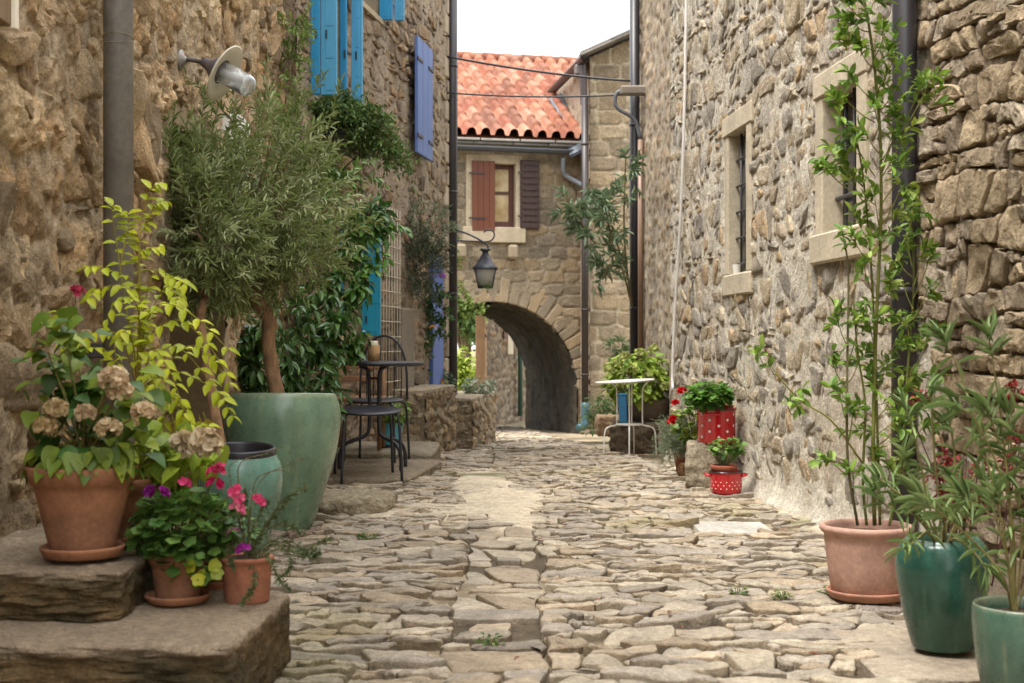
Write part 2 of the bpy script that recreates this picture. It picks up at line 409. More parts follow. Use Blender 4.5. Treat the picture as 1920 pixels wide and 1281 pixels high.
# ================================================================ stone styles
def rubble(U,V,seed,cw=.24,ch=.15,relief=.03,pal=None,mort=None,mw=.10,smear=.3,warp=.035,rough=.016,jx=.75,jy=.65,p=2.6,wt=.35,mlev=.55,colvar=.28,facet=.012,bodyv=1.):
    a=U+warp*fbm(U*4,V*4,seed+1,3)*2; b=V+warp*fbm(U*4,V*4,seed+2,3)*2
    a=a+.012*fbm(U*22,V*22,seed+3,2)*2; b=b+.012*fbm(U*22,V*22,seed+4,2)*2
    e,I,J,DX,DY=cells(a,b,cw,ch,seed,jx,jy,p,wt)
    r1=hsh(I,J,seed+20); r2=hsh(I,J,seed+21); r3=hsh(I,J,seed+22); r4=hsh(I,J,seed+23)
    e2=e-mw*(.35+1.3*(fbm(U*2.2,V*2.2,seed+9,3)+.5)*smear*2)
    prof=ss(-.01,.075,e2)*.75+ss(.03,.4,e2)*.25
    body=.9+bodyv*((r1-.5)*.6+((r2-.5)*DX+(r3-.5)*DY*1.4)*1.5)
    fa,fi,fj,fx,fy=cells(U+.03*fbm(U*7,V*7,seed+51,2),V+.03*fbm(U*7,V*7,seed+52,2),cw*.38,ch*.5,seed+50,1,1,2.2,.5)
    fac=(hsh(fi,fj,seed+53)-.5)*.5+(hsh(fi,fj,seed+54)-.5)*fx*1.4+(hsh(fi,fj,seed+55)-.5)*fy*1.4
    n1=fbm(U*16,V*16,seed+30,4); n2=fbm(U*55,V*55,seed+31,3)
    h=relief*(prof*body)+facet*fac*prof+rough*(n1*1.5+n2*.8)*(.45+.7*prof)
    hm=relief*mlev*.6+.3*rough*fbm(U*9,V*9,seed+33,3)*3
    m=ss(.10,-.02,e2+.16*n1+.08*n2)
    h=h*(1-m)+np.maximum(hm,h*.3)*m
    c=pick(pal,r4)*(1-colvar/2+colvar*r1+.5*n1)[...,None]
    mot=fbm(U*6,V*6,seed+40,4); c=c*(1+.35*fbm(U*38,V*38,seed+42,3)+.10*(hsh(fi,fj,seed+56)-.5))[...,None]
    c=lerp(c,c*np.array([1.12,.93,.75]),np.clip(mot*2,0,.6))
    mc=np.array(mort)*(1+.5*fbm(U*12,V*12,seed+41,3))[...,None]
    return h,lerp(c,mc,m),e2
class Wall:
    """stone facade from A to B (2-D), outward normal on the given side"""
    def __init__(s,A,B,side=1):
        s.A=np.array(A,float);s.B=np.array(B,float);s.d=s.B-s.A;s.L=np.linalg.norm(s.d);s.d/=s.L
        s.n=np.array([-s.d[1],s.d[0]])*side
        s.R=np.array([[s.d[0],s.n[0],0],[s.d[1],s.n[1],0],[0,0,1.]])
    def P(s,u,o,z): return np.array([s.A[0]+s.d[0]*u+s.n[0]*o, s.A[1]+s.d[1]*u+s.n[1]*o, z])
    def u_at(s,x,y): return np.dot(np.array([x,y])-s.A,s.d)
    def uD(s,D): return (D-s.A[1])/s.d[1]
    def box(s,g,u0,u1,o0,o1,z0,z1,bev=.004,col=(1,1,1)):
        box(g,s.P((u0+u1)/2,(o0+o1)/2,(z0+z1)/2),(abs(u1-u0),abs(o1-o0),abs(z1-z0)),s.R,bev,col)
    def sheet(s,g,z0,z1,step,style,holes=(),thick=1.0,mask=None,us=None):
        nu=int(s.L/step)+1; nv=int((z1-z0)/step)+1
        u=np.linspace(0,s.L,nu) if us is None else us; nu=len(u); v=np.linspace(z0,z1,nv); U,V=np.meshgrid(u,v)
        h,c,e=style(U,V)
        P=np.stack([s.A[0]+s.d[0]*U+s.n[0]*h,s.A[1]+s.d[1]*U+s.n[1]*h,V],-1).reshape(-1,3)
        uc=(U[:-1,:-1]+U[1:,1:])/2; vc=(V[:-1,:-1]+V[1:,1:])/2; mk=np.ones(uc.shape,bool)
        for (a,b,c0,c1) in holes: mk&=~((uc>a)&(uc<b)&(vc>c0)&(vc<c1))
        if mask is not None: mk&=mask(uc,vc)
        fc=grid_faces(nu,nv,mk)
        if s.R[0,0]*s.R[1,1]-s.R[0,1]*s.R[1,0]>0: fc=fc[:,::-1]
        g.add(P,fc,c.reshape(-1,3))
        if thick:   # the mass of the building behind the facade
            q=[s.P(0,0,z0),s.P(s.L,0,z0),s.P(s.L,0,z1),s.P(0,0,z1),s.P(0,-thick,z0),s.P(s.L,-thick,z0),s.P(s.L,-thick,z1),s.P(0,-thick,z1)]
            g.add(np.array(q),np.array([(4,5,6,7),(0,4,7,3),(1,2,6,5),(3,7,6,2),(0,1,5,4)]),c.reshape(-1,3).mean(0))
def masonry(W,g,z0,z1,step,rh,wl,seed,pal,mort,holes=(),thick=1.0,hm=.012,hs=.014,mrough=.010,joint=.014,cover=.3,mdark=None,thickcol=None,region=None,**k):
    """mortar bed sheet with every stone laid in it"""
    kk={a:k.pop(a) for a in('wav','split','jit','warp','rvar','slant','rnd_c') if a in k}
    def bed(U,V):
        n=fbm(U*7,V*7,seed+60,4); n2=fbm(U*28,V*28,seed+61,3); cv=fbm(U*1.4,V*1.4,seed+62,3)
        h=hm+mrough*(2.0*n+1.0*n2)+cover*.05*cv
        c=np.array(mort)*(1+.30*n+.35*n2)[...,None]
        if mdark is not None: c=lerp(c,np.array(mdark)*(1+.4*n)[...,None],ss(.03,-.09,cv))
        return h,c,None
    W.sheet(g,z0,z1,step,bed,holes,thick)
    P=lay(.0,W.L,z0,z1,rh,wl,seed,joint=joint,**kk); P[...,0]=np.clip(P[...,0],0,W.L)
    c=P.mean(1); keep=(np.ptp(P[...,0],axis=1)>.02)
    for h in holes:
        keep&=~((c[:,0]>h[0])&(c[:,0]<h[1])&(c[:,1]>h[2])&(c[:,1]<h[3]))
        P=clamp_hole(P,h)
    if region is not None: keep&=region(c[:,0],c[:,1])
    P=P[keep]
    put=lambda u,v,h: np.stack([W.A[0]+W.d[0]*u+W.n[0]*h,W.A[1]+W.d[1]*u+W.n[1]*h,v],-1)
    carve(g,P,put,pal,seed+1,hgt=hs,**k)
# palettes
PAL_R=[S(214,198,172),S(208,190,160),S(198,180,154),S(186,172,152),S(212,196,168),S(196,186,170),S(206,180,144),S(172,162,148),S(200,190,174)]
MORT_R=S(236,226,206)
PAL_L=[S(204,176,138),S(190,162,124),S(210,178,134),S(176,154,124),S(218,192,152)]
MORT_L=S(206,184,152)
PAL_L2=[S(176,156,130),S(160,142,118),S(192,170,140),S(150,134,116),S(184,156,122)]
MORT_L2=S(184,168,146)
PAL_A=[S(158,144,120),S(148,134,112),S(170,152,124),S(138,126,108),S(166,146,116)]
MORT_A=S(188,174,152)

# ================================================================ RIGHT HOUSE
WR=Wall((1.96-.0769*2.2,2.2),(1.96-.0769*10.15,10.15),1)
if WR.n[0]>0: WR=Wall(WR.A,WR.B,-1)
def win(D0,D1): return WR.uD(D0),WR.uD(D1)
def style_R(U,V):
    h,c,e=rubble(U,V,3,.25,.145,.022,PAL_R,MORT_R,.085,.42,mlev=1.0,p=4.5,jx=.9,jy=.7,wt=.5,rough=.017,warp=.04,facet=.012,bodyv=.45)
    h2,c2,e2=rubble(U,V,77,.27,.145,.034,[S(196,168,130),S(184,158,124),S(206,178,138),S(176,154,126)],S(142,124,100),.03,.2,warp=.05,rough=.02,mlev=-.25,p=5,facet=.014,jy=.5,bodyv=.5)
    up=WR.uD(5.25)
    t=ss(.25,-.25,U-up+fbm(U*1.5,V*1.5,5,3)*1.4+.25*ss(1.6,.3,V))
    m3=ss(.06,-.03,e2)*ss(-.1,.15,fbm(U*3,V*3,8,3)); c2=lerp(c2,np.array(MORT_R)*.9,m3*.8)
    h=h*(1-t)+h2*t; c=lerp(c,c2,t)
    foot=np.exp(-np.clip(V-.02,0,9)/.06)*.07*(1+fbm(U*3,V*3,12,3)); h=h+foot
    c=lerp(c,np.array(MORT_R)*.86,np.clip(ss(.22,.0,V+.1*fbm(U*5,V*5,2,3)),0,1)*.7)
    return h,c,e
house_r=thing('stone_house','pale rubble stone house with barred windows along the right side of the lane','house',(1.8,6,0))
big=win(6.43,5.93)[::-1] if win(6.43,5.93)[0]>win(6.43,5.93)[1] else win(6.43,5.93)
sml=tuple(sorted(win(8.3,7.85)))
WZ={'b':(CZ+.5,CZ+1.13),'s':(CZ+.40,CZ+1.226)}
H_=[(big[0]-.1,big[1]+.09,WZ['b'][0]-.1,WZ['b'][1]+.1),(sml[0]-.08,sml[1]+.08,WZ['s'][0]-.1,WZ['s'][1]+.1)]
Hh=[(big[0]+.001,big[1]-.001,WZ['b'][0],WZ['b'][1]),(sml[0],sml[1],WZ['s'][0],WZ['s'][1])]
up5=WR.uD(5.3); rg=lambda u,v: u-up5+.5*fbm(u*1.5,v*1.5,5,2)+.25*ss(1.5,.4,v)
sgn=1 if WR.d[1]>0 else -1
g=G()
_sh=WR.sheet
def bedR(U,V):
    n=fbm(U*7,V*7,60,4); n2=fbm(U*28,V*28,61,3); cv=fbm(U*1.3,V*1.3,62,3); t=ss(.15,-.15,rg(U,V)*sgn)
    h=.0165+.010*(2*n+n2)+.014*cv-.014*t; c=np.array(MORT_R)*(1+.30*n+.35*n2)[...,None]
    h=h+np.exp(-np.clip(V-.02,0,9)/.06)*.06*(1+fbm(U*3,V*3,12,3))
    c=lerp(c,S(206,188,164)*(1+.4*n2)[...,None],ss(-.05,.2,fbm(U*2.1,V*2.1,63,3))*.5)
    c=lerp(c,S(128,110,88)*(1+.4*n)[...,None],t*ss(.22,.02,cv)*.9)
    return h,c,None
WR.sheet(g,-.15,4.6,.0125,bedR,Hh,1.0)
def mR(P,reg,pal,seed,**k):
    P[...,0]=np.clip(P[...,0],0,WR.L); c=P.mean(1); keep=reg(c[:,0],c[:,1])&(np.ptp(P[...,0],axis=1)>.02)
    for h in H_:
        keep&=~((c[:,0]>h[0])&(c[:,0]<h[1])&(c[:,1]>h[2])&(c[:,1]<h[3])); P=clamp_hole(P,h)
    put=lambda u,v,h: np.stack([WR.A[0]+WR.d[0]*u+WR.n[0]*h,WR.A[1]+WR.d[1]*u+WR.n[1]*h,v],-1)
    carve(g,P[keep],put,pal,seed,**k)
mR(lay(0,WR.L,-.1,4.6,.11,.145,301,joint=.021,wav=.42,split=.16,jit=.0065,rnd_c=2,warp=(.07,1.1),rvar=.45,slant=.7),lambda u,v:rg(u,v)*sgn>0,PAL_R,302,hgt=.020,hvar=.005,tilt=.05,bev=.008,rough=.009,dome=.004)
mR(lay(0,WR.L,-.1,4.6,.12,.17,311,joint=.013,wav=.30,split=.3,jit=.008,rnd_c=1,warp=(.07,.9),rvar=.5,slant=.5),lambda u,v:rg(u,v)*sgn<=0,[S(196,174,142),S(184,164,136),S(206,184,150),S(176,158,134),S(194,178,154)],312,hgt=.024,hvar=.006,tilt=.05,bev=.006,rough=.016,dome=.001,deep=.05)
g.build('wall',M['stone'],house_r,sharp=38)
# the same house running on behind the viewer
g=G(); WRb=Wall((1.96-.0769*2.2,2.2),(1.96+.0769*9,-9),1)
WRb.n=WR.n; WRb.R=np.array([[WRb.d[0],WR.n[0],0],[WRb.d[1],WR.n[1],0],[0,0,1.]])
WRb.sheet(g,-.15,4.6,.08,lambda U,V:rubble(U,V,5,.25,.145,.02,PAL_R,MORT_R,.085,.4),[],1.0); g.build('wall',M['stone'],house_r)
def lim(): return S(214,200,174)
def stonewin(W,par,u0,u1,z0,z1,jw,lh,sh,shang,dep,bars,lint_ext=0):
    fr=G(); c=lim()
    o=.034
    W.box(fr,u0-jw,u0,-dep-.12,o,z0-.002,z1,.006,c*.97); W.box(fr,u1,u1+jw*.9,-dep-.12,o-.004,z0-.002,z1,.006,c)
    W.box(fr,u0-jw-lint_ext,u1+jw+lint_ext,-dep-.12,o+.005,z1+.001,z1+lh,.008,c*1.02)
    r=fr.build('window_frame',M['smooth_stone'],par)
    si=G(); W.box(si,u0-jw-.002,u1+jw,-dep-.12,o+(.022 if jw>.11 else .006),z0-sh,z0-.003,.009,c*.98)
    si.build('sill',M['smooth_stone'],r) 
    pn=G(); W.box(pn,u0,u1,-dep-.035,-dep-.025,z0,z1,.001,(1,1,1)); pn.build('window',M['pane'],par)
    b=G(); ic=S(60,60,66)
    for (a,zz,rad) in bars:
        if a=='v': tube(b,[W.P(zz,-dep+.0,z0-.005),W.P(zz,-dep+.0,z1+.005)],rad,8,ic)
        else: tube(b,[W.P(u0-.005,-dep-.0,zz),W.P(u1+.005,-dep-.0,zz)],rad,8,ic)
    b.build('window_bars',M['iron'],par)
bz0,bz1=WZ['b']; sz0,sz1=WZ['s']
stonewin(WR,house_r,big[0],big[1],bz0,bz1,.12,.115,.14,0,.044,[('v',big[0]+(big[1]-big[0])*k,.009) for k in(.25,.5,.75)]+[('h',z,.012) for z in(bz0+.16,bz0+.42)])
stonewin(WR,house_r,sml[0],sml[1],sz0,sz1,.1,.12,.13,0,.024,[('v',sml[0]+(sml[1]-sml[0])*k,.007) for k in(.25,.5,.75)]+[('h',sz0+.06+.155*k,.008) for k in range(5)],.03)
g=G(); lathe(g,[(0,0),(.022,0),(.027,.055),(.024,.055),(.02,.005),(0,.005)],WR.P(sml[1]-.1,-.0,sz0+.001),20,S(225,222,214)); 
tagd(g.build('cup',M['enamel'],smooth=True,sharp=40),'small white cup standing on the sill of the narrow barred window','cup')
# rear rendered section, set back
WR2=Wall((1.96+.5-.0769*10.1,10.1),(1.96+.5-.0769*14.5,14.5),1)
if WR2.n[0]>0: WR2=Wall(WR2.A,WR2.B,-1)
def style_R2(U,V):
    h,c,e=rubble(U,V,31,.2,.16,.022,[S(176,158,134),S(168,148,122),S(188,170,144)],S(186,172,152),.2,.6,mlev=.9)
    st=fbm(U*9,V*1.5,6,4); return h,c*(1+.5*st)[...,None],e
g=G(); WR2.sheet(g,-.5,5.2,.022,style_R2,[],1.2); g.build('wall',M['render'],house_r)
g=G()
box(g,(1.96-.0769*10.15+.30,10.23,2.3),(.62,.16,5.5),None,.02,S(184,168,142)); g.build('wall_end',M['render'],house_r)
g=G(); WR2.box(g,.42,.5,-.1,.03,-.4,2.2,.01,S(190,175,150)); WR2.box(g,.02,.5,-.1,.035,2.2,2.38,.01,S(190,175,150)); f_=g.build('door_frame',M['smooth_stone'],house_r)
g=G(); WR2.box(g,.02,.42,-.05,.004,-.4,2.2,.002,S(96,86,70)); g.build('door',M['wood'],house_r)
# near downpipe
def pipe(par,pts,rad,col,mat='metal_paint',name='downpipe',col_rings=(),n=24,ringcol=None,end=None):
    g=G(); tube(g,pts,rad,n,col)
    for z in col_rings:
        P=np.array(pts,float); k=np.argsort(P[:,2]); x=np.interp(z,P[k,2],P[k,0]); y=np.interp(z,P[k,2],P[k,1])
        lathe(g,[(rad,-.014),(rad+.005,-.012),(rad+.005,.012),(rad,.014)],(x,y,z),n,ringcol if ringcol is not None else col)
    return g.build(name,M[mat],par)
xr=1.96-.0769*5.25-.075
pipe(house_r,[(xr,5.25,.02),(xr+.004,5.25,1.5),(xr+.01,5.25,4.6)],.046,S(46,44,46),col_rings=(1.05,3.0))
pipe(house_r,[at(1672,1300,5.25)*0+np.array([xr,5.25,-.06]),(xr,5.25,.06)],.052,S(58,56,58),name='pipe_shoe')
# far pole pipe of the right house and conduit
x2=(1190-960)/F*14.35
pipe(house_r,[(x2,14.35,-.3),(x2,14.35,5.2)],.052,S(44,42,46),col_rings=(1.2,3.1))
g=G(); x3=(1201-960)/F*14.2; tube(g,[at(1201,262,14.2),at(1201,700,14.2)],.028,12,S(140,112,92)); 
tube(g,smooth_path([at(1201,262,14.2),at(1190,225,14.2),at(1160,205,14.2),at(1153,190,14.2),at(1160,172,14.2),at(1190,166,14.2),at(1215,168,14.2)],26),.02,10,S(96,98,104)); g.build('conduit',M['metal_paint'],house_r)
g=G(); box(g,at(1190,170,14.15)+np.array([.02,0,0]),(.34,.1,.1),None,.02,S(150,140,126)); g.build('bracket_stone',M['smooth_stone'],house_r)
# white cable on the wall
g=G(); pp=[]
for (px,py) in((1301,-60),(1299,100),(1296,250),(1290,400),(1284,500),(1278,600),(1274,700),(1275,730)):
    D=5096./(px-760); P=at(px,py,D); P[0]-=.05; pp.append(P)
tube(g,smooth_path(pp,40),.0105,8,S(226,222,216))
tagd(g.build('cable',M['plastic']),'white cable running down the pale rubble wall behind the red geraniums','cable')

# ================================================================ LEFT NEAR HOUSE
WL=Wall((-1.34-.023*1.6,1.6),(-1.34-.023*9.3,9.3),1)
if WL.n[0]<0: WL=Wall(WL.A,WL.B,-1)
def style_L(U,V):
    h,c,e=rubble(U,V,50,.34,.20,.026,PAL_L,MORT_L,.14,.5,warp=.08,rough=.022,mlev=.9,jx=.9,jy=.9,p=2.6,facet=.022)
    wu=U+.05*fbm(U*5,V*5,71,3); wv=V+.10*fbm(U*4,V*4,72,3)
    rid=1-np.abs(fbm(wu*9,wv*3.6,60,4))*4; rid2=1-np.abs(fbm(wu*20,wv*11,64,4))*4
    b=fbm(U*1.6,V*1.6,61,4); pit=ss(.10,.30,fbm(wu*7,wv*4.5,66,4))
    h=h+.016*rid+.010*rid2+.022*b-.024*pit
    c=c*(1+.22*(rid-.4))[...,None]*(1+.16*(rid2-.4))[...,None]
    c=lerp(c,S(222,202,168)*(.9+.3*rid2)[...,None]*.95,ss(.0,.22,b)*.55)
    c=lerp(c,S(120,100,78),pit*.55)
    c=lerp(c,S(200,160,104),ss(.12,.3,fbm(U*2,V*3,67,3))*.4)
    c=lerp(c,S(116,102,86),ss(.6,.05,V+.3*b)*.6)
    return h,c,e
house_l=thing('stone_house','ochre rough plastered stone house close by on the left with a grey drainpipe','house',(-1.6,5.5,0))
du0,du1=WL.uD(5.85),WL.uD(6.95)
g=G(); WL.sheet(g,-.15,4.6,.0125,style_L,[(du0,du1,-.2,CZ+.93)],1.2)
HL=(du0-.08,du1+.1,-.2,CZ+1.02); P=lay(0,WL.L,-.1,4.6,.15,.20,351,joint=.03,wav=.5,split=.2,jit=.008,rnd_c=2,warp=(.1,1.),rvar=.5,slant=.8)
P[...,0]=np.clip(P[...,0],0,WL.L); c_=P.mean(1); kp=~((c_[:,0]>HL[0])&(c_[:,0]<HL[1])&(c_[:,1]<HL[3])); P=clamp_hole(P,HL)[kp]
carve(g,P,lambda u,v,h: np.stack([WL.A[0]+WL.d[0]*u+WL.n[0]*h,WL.A[1]+WL.d[1]*u+WL.n[1]*h,v],-1),PAL_L,352,hgt=.028,hvar=.016,tilt=.12,bev=.01,rough=.016,dome=.006,deep=.06)
g.build('wall',M['stone'],house_l,sharp=42)
g=G(); WLb=Wall((-1.34-.023*1.6,1.6),(-1.34,-9),1); WLb.n=WL.n; WLb.R=np.array([[WLb.d[0],WL.n[0],0],[WLb.d[1],WL.n[1],0],[0,0,1.]])
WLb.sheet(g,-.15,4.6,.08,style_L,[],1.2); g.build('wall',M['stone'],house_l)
g=G(); WL.box(g,du0,du1,-.32,-.26,-.1,CZ+.93,.002,S(150,132,114))
for k in range(6): WL.box(g,du0+.02+k*.19,du0+.20+k*.19,-.26,-.235,0,CZ+.92,.006,S(158,140,124)*(.85+.1*(k%3)))
g.build('door',M['wood'],house_l)
g=G(); WL.box(g,du0-.02,du0+.0,-.3,.01,0,CZ+.93,.004,S(188,166,134)); WL.box(g,du0-.08,du1+.1,-.3,.03,CZ+.93,CZ+1.12,.01,S(190,168,134)); WL.box(g,du1,du1+.11,-.3,.06,0,CZ+.93,.006,S(190,170,140)); g.build('door_frame',M['smooth_stone'],house_l)
g=G(); P=at(222,0,4.62)
tube(g,[(P[0],4.62,-.02),(P[0],4.62,4.6)],.049,28,S(128,124,118))
for z in(CZ+.03,): pass
tube(g,[(P[0]+.0502*math.cos(a),4.62+.0502*math.sin(a),CZ+1.0+.012*math.sin(a*1.0)) for a in np.linspace(0,6.28,30)],.0012,5,S(150,140,110))
tube(g,[(P[0]+.0502*math.cos(a),4.62+.0502*math.sin(a),CZ+1.01-.01*math.sin(a*1.0)) for a in np.linspace(0,6.28,30)],.0012,5,S(150,140,110))
g.build('downpipe',M['zinc'],house_l)
g=G(); box(g,(P[0]-.075,4.62,CZ-.03),(.12,.02,.05),None,.003,S(70,66,64)); g.build('pipe_bracket',M['iron'],house_l)
# white cabinet beside the door
g=G(); ub=WL.uD(7.0); WL.box(g,ub,ub+.30,.0,.13,CZ+.55,CZ+1.15,.006,S(222,222,214)); cb=g.build('meter_box',M['paint'])
tagd(cb,'white box fixed to the ochre wall beneath the wall lamp, half behind olive leaves','meter box')
g=G(); WL.box(g,ub+.04,ub+.26,.128,.136,CZ+.6,CZ+1.1,.003,S(214,214,206)); ORG[cb.name]=np.array(cb.location); g.build('cover',M['paint'],cb)
g=G(); u4=WL.uD(3.5); WL.box(g,u4-.22,u4+.22,.01,.09,CZ+.84,CZ+1.3,.004,S(150,126,96)); wb=g.build('notice_frame',M['wood']); tagd(wb,'wooden frame with pale edge hung high on the ochre wall at the left edge','frame')
g=G(); WL.box(g,u4+.195,u4+.222,.02,.102,CZ+.835,CZ+1.3,.002,S(236,226,206)); g.build('edge_trim',M['paint'],wb)
# ================================================================ LEFT FAR HOUSE
WL2=Wall((-2.82+.15*9.2,9.2),(-2.82+.15*14.5,14.5),1)
if WL2.n[0]<0: WL2=Wall(WL2.A,WL2.B,-1)
def style_L2(U,V):
    h,c,e=rubble(U,V,90,.22,.13,.03,PAL_L2,MORT_L2,.10,.35,mlev=.6,warp=.045)
    return h,c,e
house_l2=thing('stone_house','brown rubble stone house with blue shutters beyond the olive tree','house',(-1.6,11.8,-.1))
h1=(WL2.uD(9.5),WL2.uD(10.3),CZ+1.7,5.2); h2=(WL2.uD(10.78),WL2.uD(11.5),CZ+2.67,5.4)
h3=(WL2.uD(10.2),WL2.uD(10.85),.9,1.75)
g=G(); masonry(WL2,g,-.5,6.2,.022,.10,.135,361,PAL_L2,MORT_L2,[h1,h2,h3],2.5,hm=.010,hs=.014,hvar=.008,tilt=.10,joint=.024,wav=.4,split=.2,jit=.006,rnd_c=2,warp=(.08,1.),rvar=.5,slant=.6,rough=.009,bev=.008,mdark=S(140,120,96)); g.build('wall',M['stone'],house_l2,sharp=38)
TQ=S(46,136,182); TQ2=S(78,152,190)
def sh_window(W,hh,dep=.22,frame=TQ,name='window'):
    u0,u1,z0,z1=hh
    g=G(); W.box(g,u0,u1,-dep-.02,-dep,z0,z1,.002,(1,1,1)); o=g.build('pane',M['pane'],house_l2)
    g=G()
    for (a,b,c,d) in((u0,u0+.05,z0,z1),(u1-.05,u1,z0,z1),(u0+.05,u1-.05,z0,z0+.06),((u0+u1)/2-.03,(u0+u1)/2+.03,z0+.06,z1)): W.box(g,a,b,-dep,-dep+.05,c,d,.004,frame)
    g.build('window_frame',M['paint'],house_l2)
    g=G(); W.box(g,u0-.01,u0,-dep,.02,z0,z1,.002,S(180,160,132)); W.box(g,u1,u1+.01,-dep,.02,z0,z1,.002,S(180,160,132)); W.box(g,u0,u1,-dep,.03,z0-.05,z0,.004,S(196,180,150)); W.box(g,u0,u1,-dep,.02,z1,z1+.03,.004,S(180,160,132))
    g.build('reveal',M['smooth_stone'],house_l2)
sh_window(WL2,(h1[0],h1[1],h1[2],5.2)); sh_window(WL2,h2); sh_window(WL2,h3,.18)
def leafpanel(W,u,o0,o1,z0,z1,t,col,name='shutter',dots=True):
    """shutter standing open, square to the wall"""
    g=G(); W.box(g,u,u+t,o0,o1,z0,z1,.004,col)
    n=int((z1-z0)/.22)
    for k in range(n): W.box(g,u-.003,u,o0+.035,o1-.02,z0+.03+k*.22,z0+.235+k*.22,.002,col*1.03)
    s=g.build(name,M['paint'],house_l2)
    for k in range(3):
        g=G(); z=z0+(z1-z0)*(.15+.35*k); W.box(g,u-.009,u-.003,o0+.035,o0+.048,z-.03,z+.03,.002,S(40,60,74)); g.build('hinge',M['iron'],s)
leafpanel(WL2,h1[0]-.02,.02,.085,CZ+1.69,5.3,.03,TQ); leafpanel(WL2,h1[0]-.01,.09,.20,CZ+1.685,5.3,.03,TQ2)
leafpanel(WL2,h1[1]-.02,.0,.05,CZ+1.72,5.3,.03,TQ); leafpanel(WL2,h1[1]+.04,.07,.155,CZ+1.72,5.3,.03,TQ2)
leafpanel(WL2,h2[1]-.03,.0,.11,CZ+2.66,5.4,.03,TQ); leafpanel(WL2,h2[1]+.01,.12,.20,CZ+2.66,5.4,.03,TQ2)
leafpanel(WL2,h3[1]-.02,.02,.17,.905,1.735,.03,S(40,150,182))
# violet shutter
VB=S(90,114,168)
g=G(); ua,ub=WL2.uD(12.47),WL2.uD(13.12); za,zb=CZ+1.70,CZ+2.75
for k in range(3):
    w=(ub-ua)/3; WL2.box(g,ua+k*w+.002,ua+(k+1)*w-.002,.075,.105,za,zb,.004,VB)
sv=g.build('shutter',M['paint'],house_l2); sv['label']='violet blue plank shutter'
for (u,s_) in((ua,1),(ub,-1)):
    for z in(za+.16,zb-.2): g=G(); WL2.box(g,u-s_*.02,u+s_*.2,.105,.115,z-.014,z+.014,.002,S(40,40,50)); g.build('strap_hinge',M['iron'],sv)
g=G(); WL2.box(g,WL2.uD(13.4),WL2.uD(13.9),.0,.05,.3,CZ+1.75*.48,.006,S(80,106,172)); d_=g.build('door',M['paint'],house_l2); d_['label']='violet door half hidden by climbers'
g=G(); ud=WL2.uD(11.95)
WL2.box(g,ud,ud+.45,.02,.09,.2,1.15,.012,S(150,140,124)); g.build('door_jamb',M['smooth_stone'],house_l2)
g=G(); WL2.box(g,WL2.uD(10.15),WL2.uD(10.95),.01,.07,1.76,1.93,.012,S(196,180,154)); g.build('lintel',M['smooth_stone'],house_l2)
# corner quoins of the far-left house and the tall pipe on it
g=G(); xx=-2.82+.15*14.5
for k in range(30): 
    w=.26 if k%2 else .4; WL2.box(g,WL2.L-w,WL2.L+.03,-.3,.035,-.4+k*.22,-.4+k*.22+.21,.014,S(196,182,158)*(.88+.2*RS.rand()))
g.build('quoins',M['smooth_stone'],house_l2)
xp=(848-960)/F*14.3
pipe(house_l2,[(xp,14.3,.2),(xp+.004,14.3,6.1)],.052,S(52,48,50),col_rings=(1.35,2.4,3.7))
# ================================================================ ARCH HOUSE
YAW=math.radians(13.5); cu,su=math.cos(YAW),math.sin(YAW)
A0=np.array([-.752,19.55]); ud=np.array([cu,su])
WA=Wall(A0-ud*1.8,A0+ud*2.35,-1)
def sA(s): return s+1.8
if WA.n[1]>0: WA=Wall(WA.A,WA.B,1)
SC,RAD,SPR=.494,1.26,.17
AD=3.0
house_a=thing('arch_house','stone house with a red tiled roof bridging the end of the lane over an archway','house',(-.3,20,-.45))
def arch_in(uc,vc,r=RAD,c=SC):
    x=uc-sA(c); return ((np.abs(x)<r)&(vc<SPR))|((x*x+(vc-SPR)**2<r*r)&(vc>=SPR))
EAVE=CZ+2.78
WIN=(.30,.82,CZ+1.62,CZ+2.52)
def style_A(U,V):
    e,I,J,DX,DY=cells(U+.02*fbm(U*4,V*4,1,3),V+.03*fbm(U*4,V*4,2,3),.34,.17,141,.5,.3,4,.2)
    r=hsh(I,J,5); r2=hsh(I,J,6); n=fbm(U*14,V*14,9,4); m=ss(.09,.02,e+.05*n)
    h=.022*ss(.0,.15,e)*(.5+r)+.012*n; c=pick(PAL_A,r2)*(.85+.3*r+.5*n)[...,None]
    return h,lerp(c,MORT_A*(.9+.3*fbm(U*5,V*5,3,3))[...,None],m),e
hw=(sA(WIN[0]),sA(WIN[1]),WIN[2],WIN[3])
g=G(); WA.sheet(g,-.6,EAVE,.02,style_A,[hw],0,lambda a,b:~arch_in(a,b))
# rear face with the same arch
WB=Wall(WA.A-WA.n*AD,WA.B-WA.n*AD,1); 
WB.n=-WA.n; WB.R=np.array([[WB.d[0],WB.n[0],0],[WB.d[1],WB.n[1],0],[0,0,1.]])
WB.sheet(g,-.7,EAVE+.5,.05,style_A,[],0,lambda a,b:~arch_in(a,b))
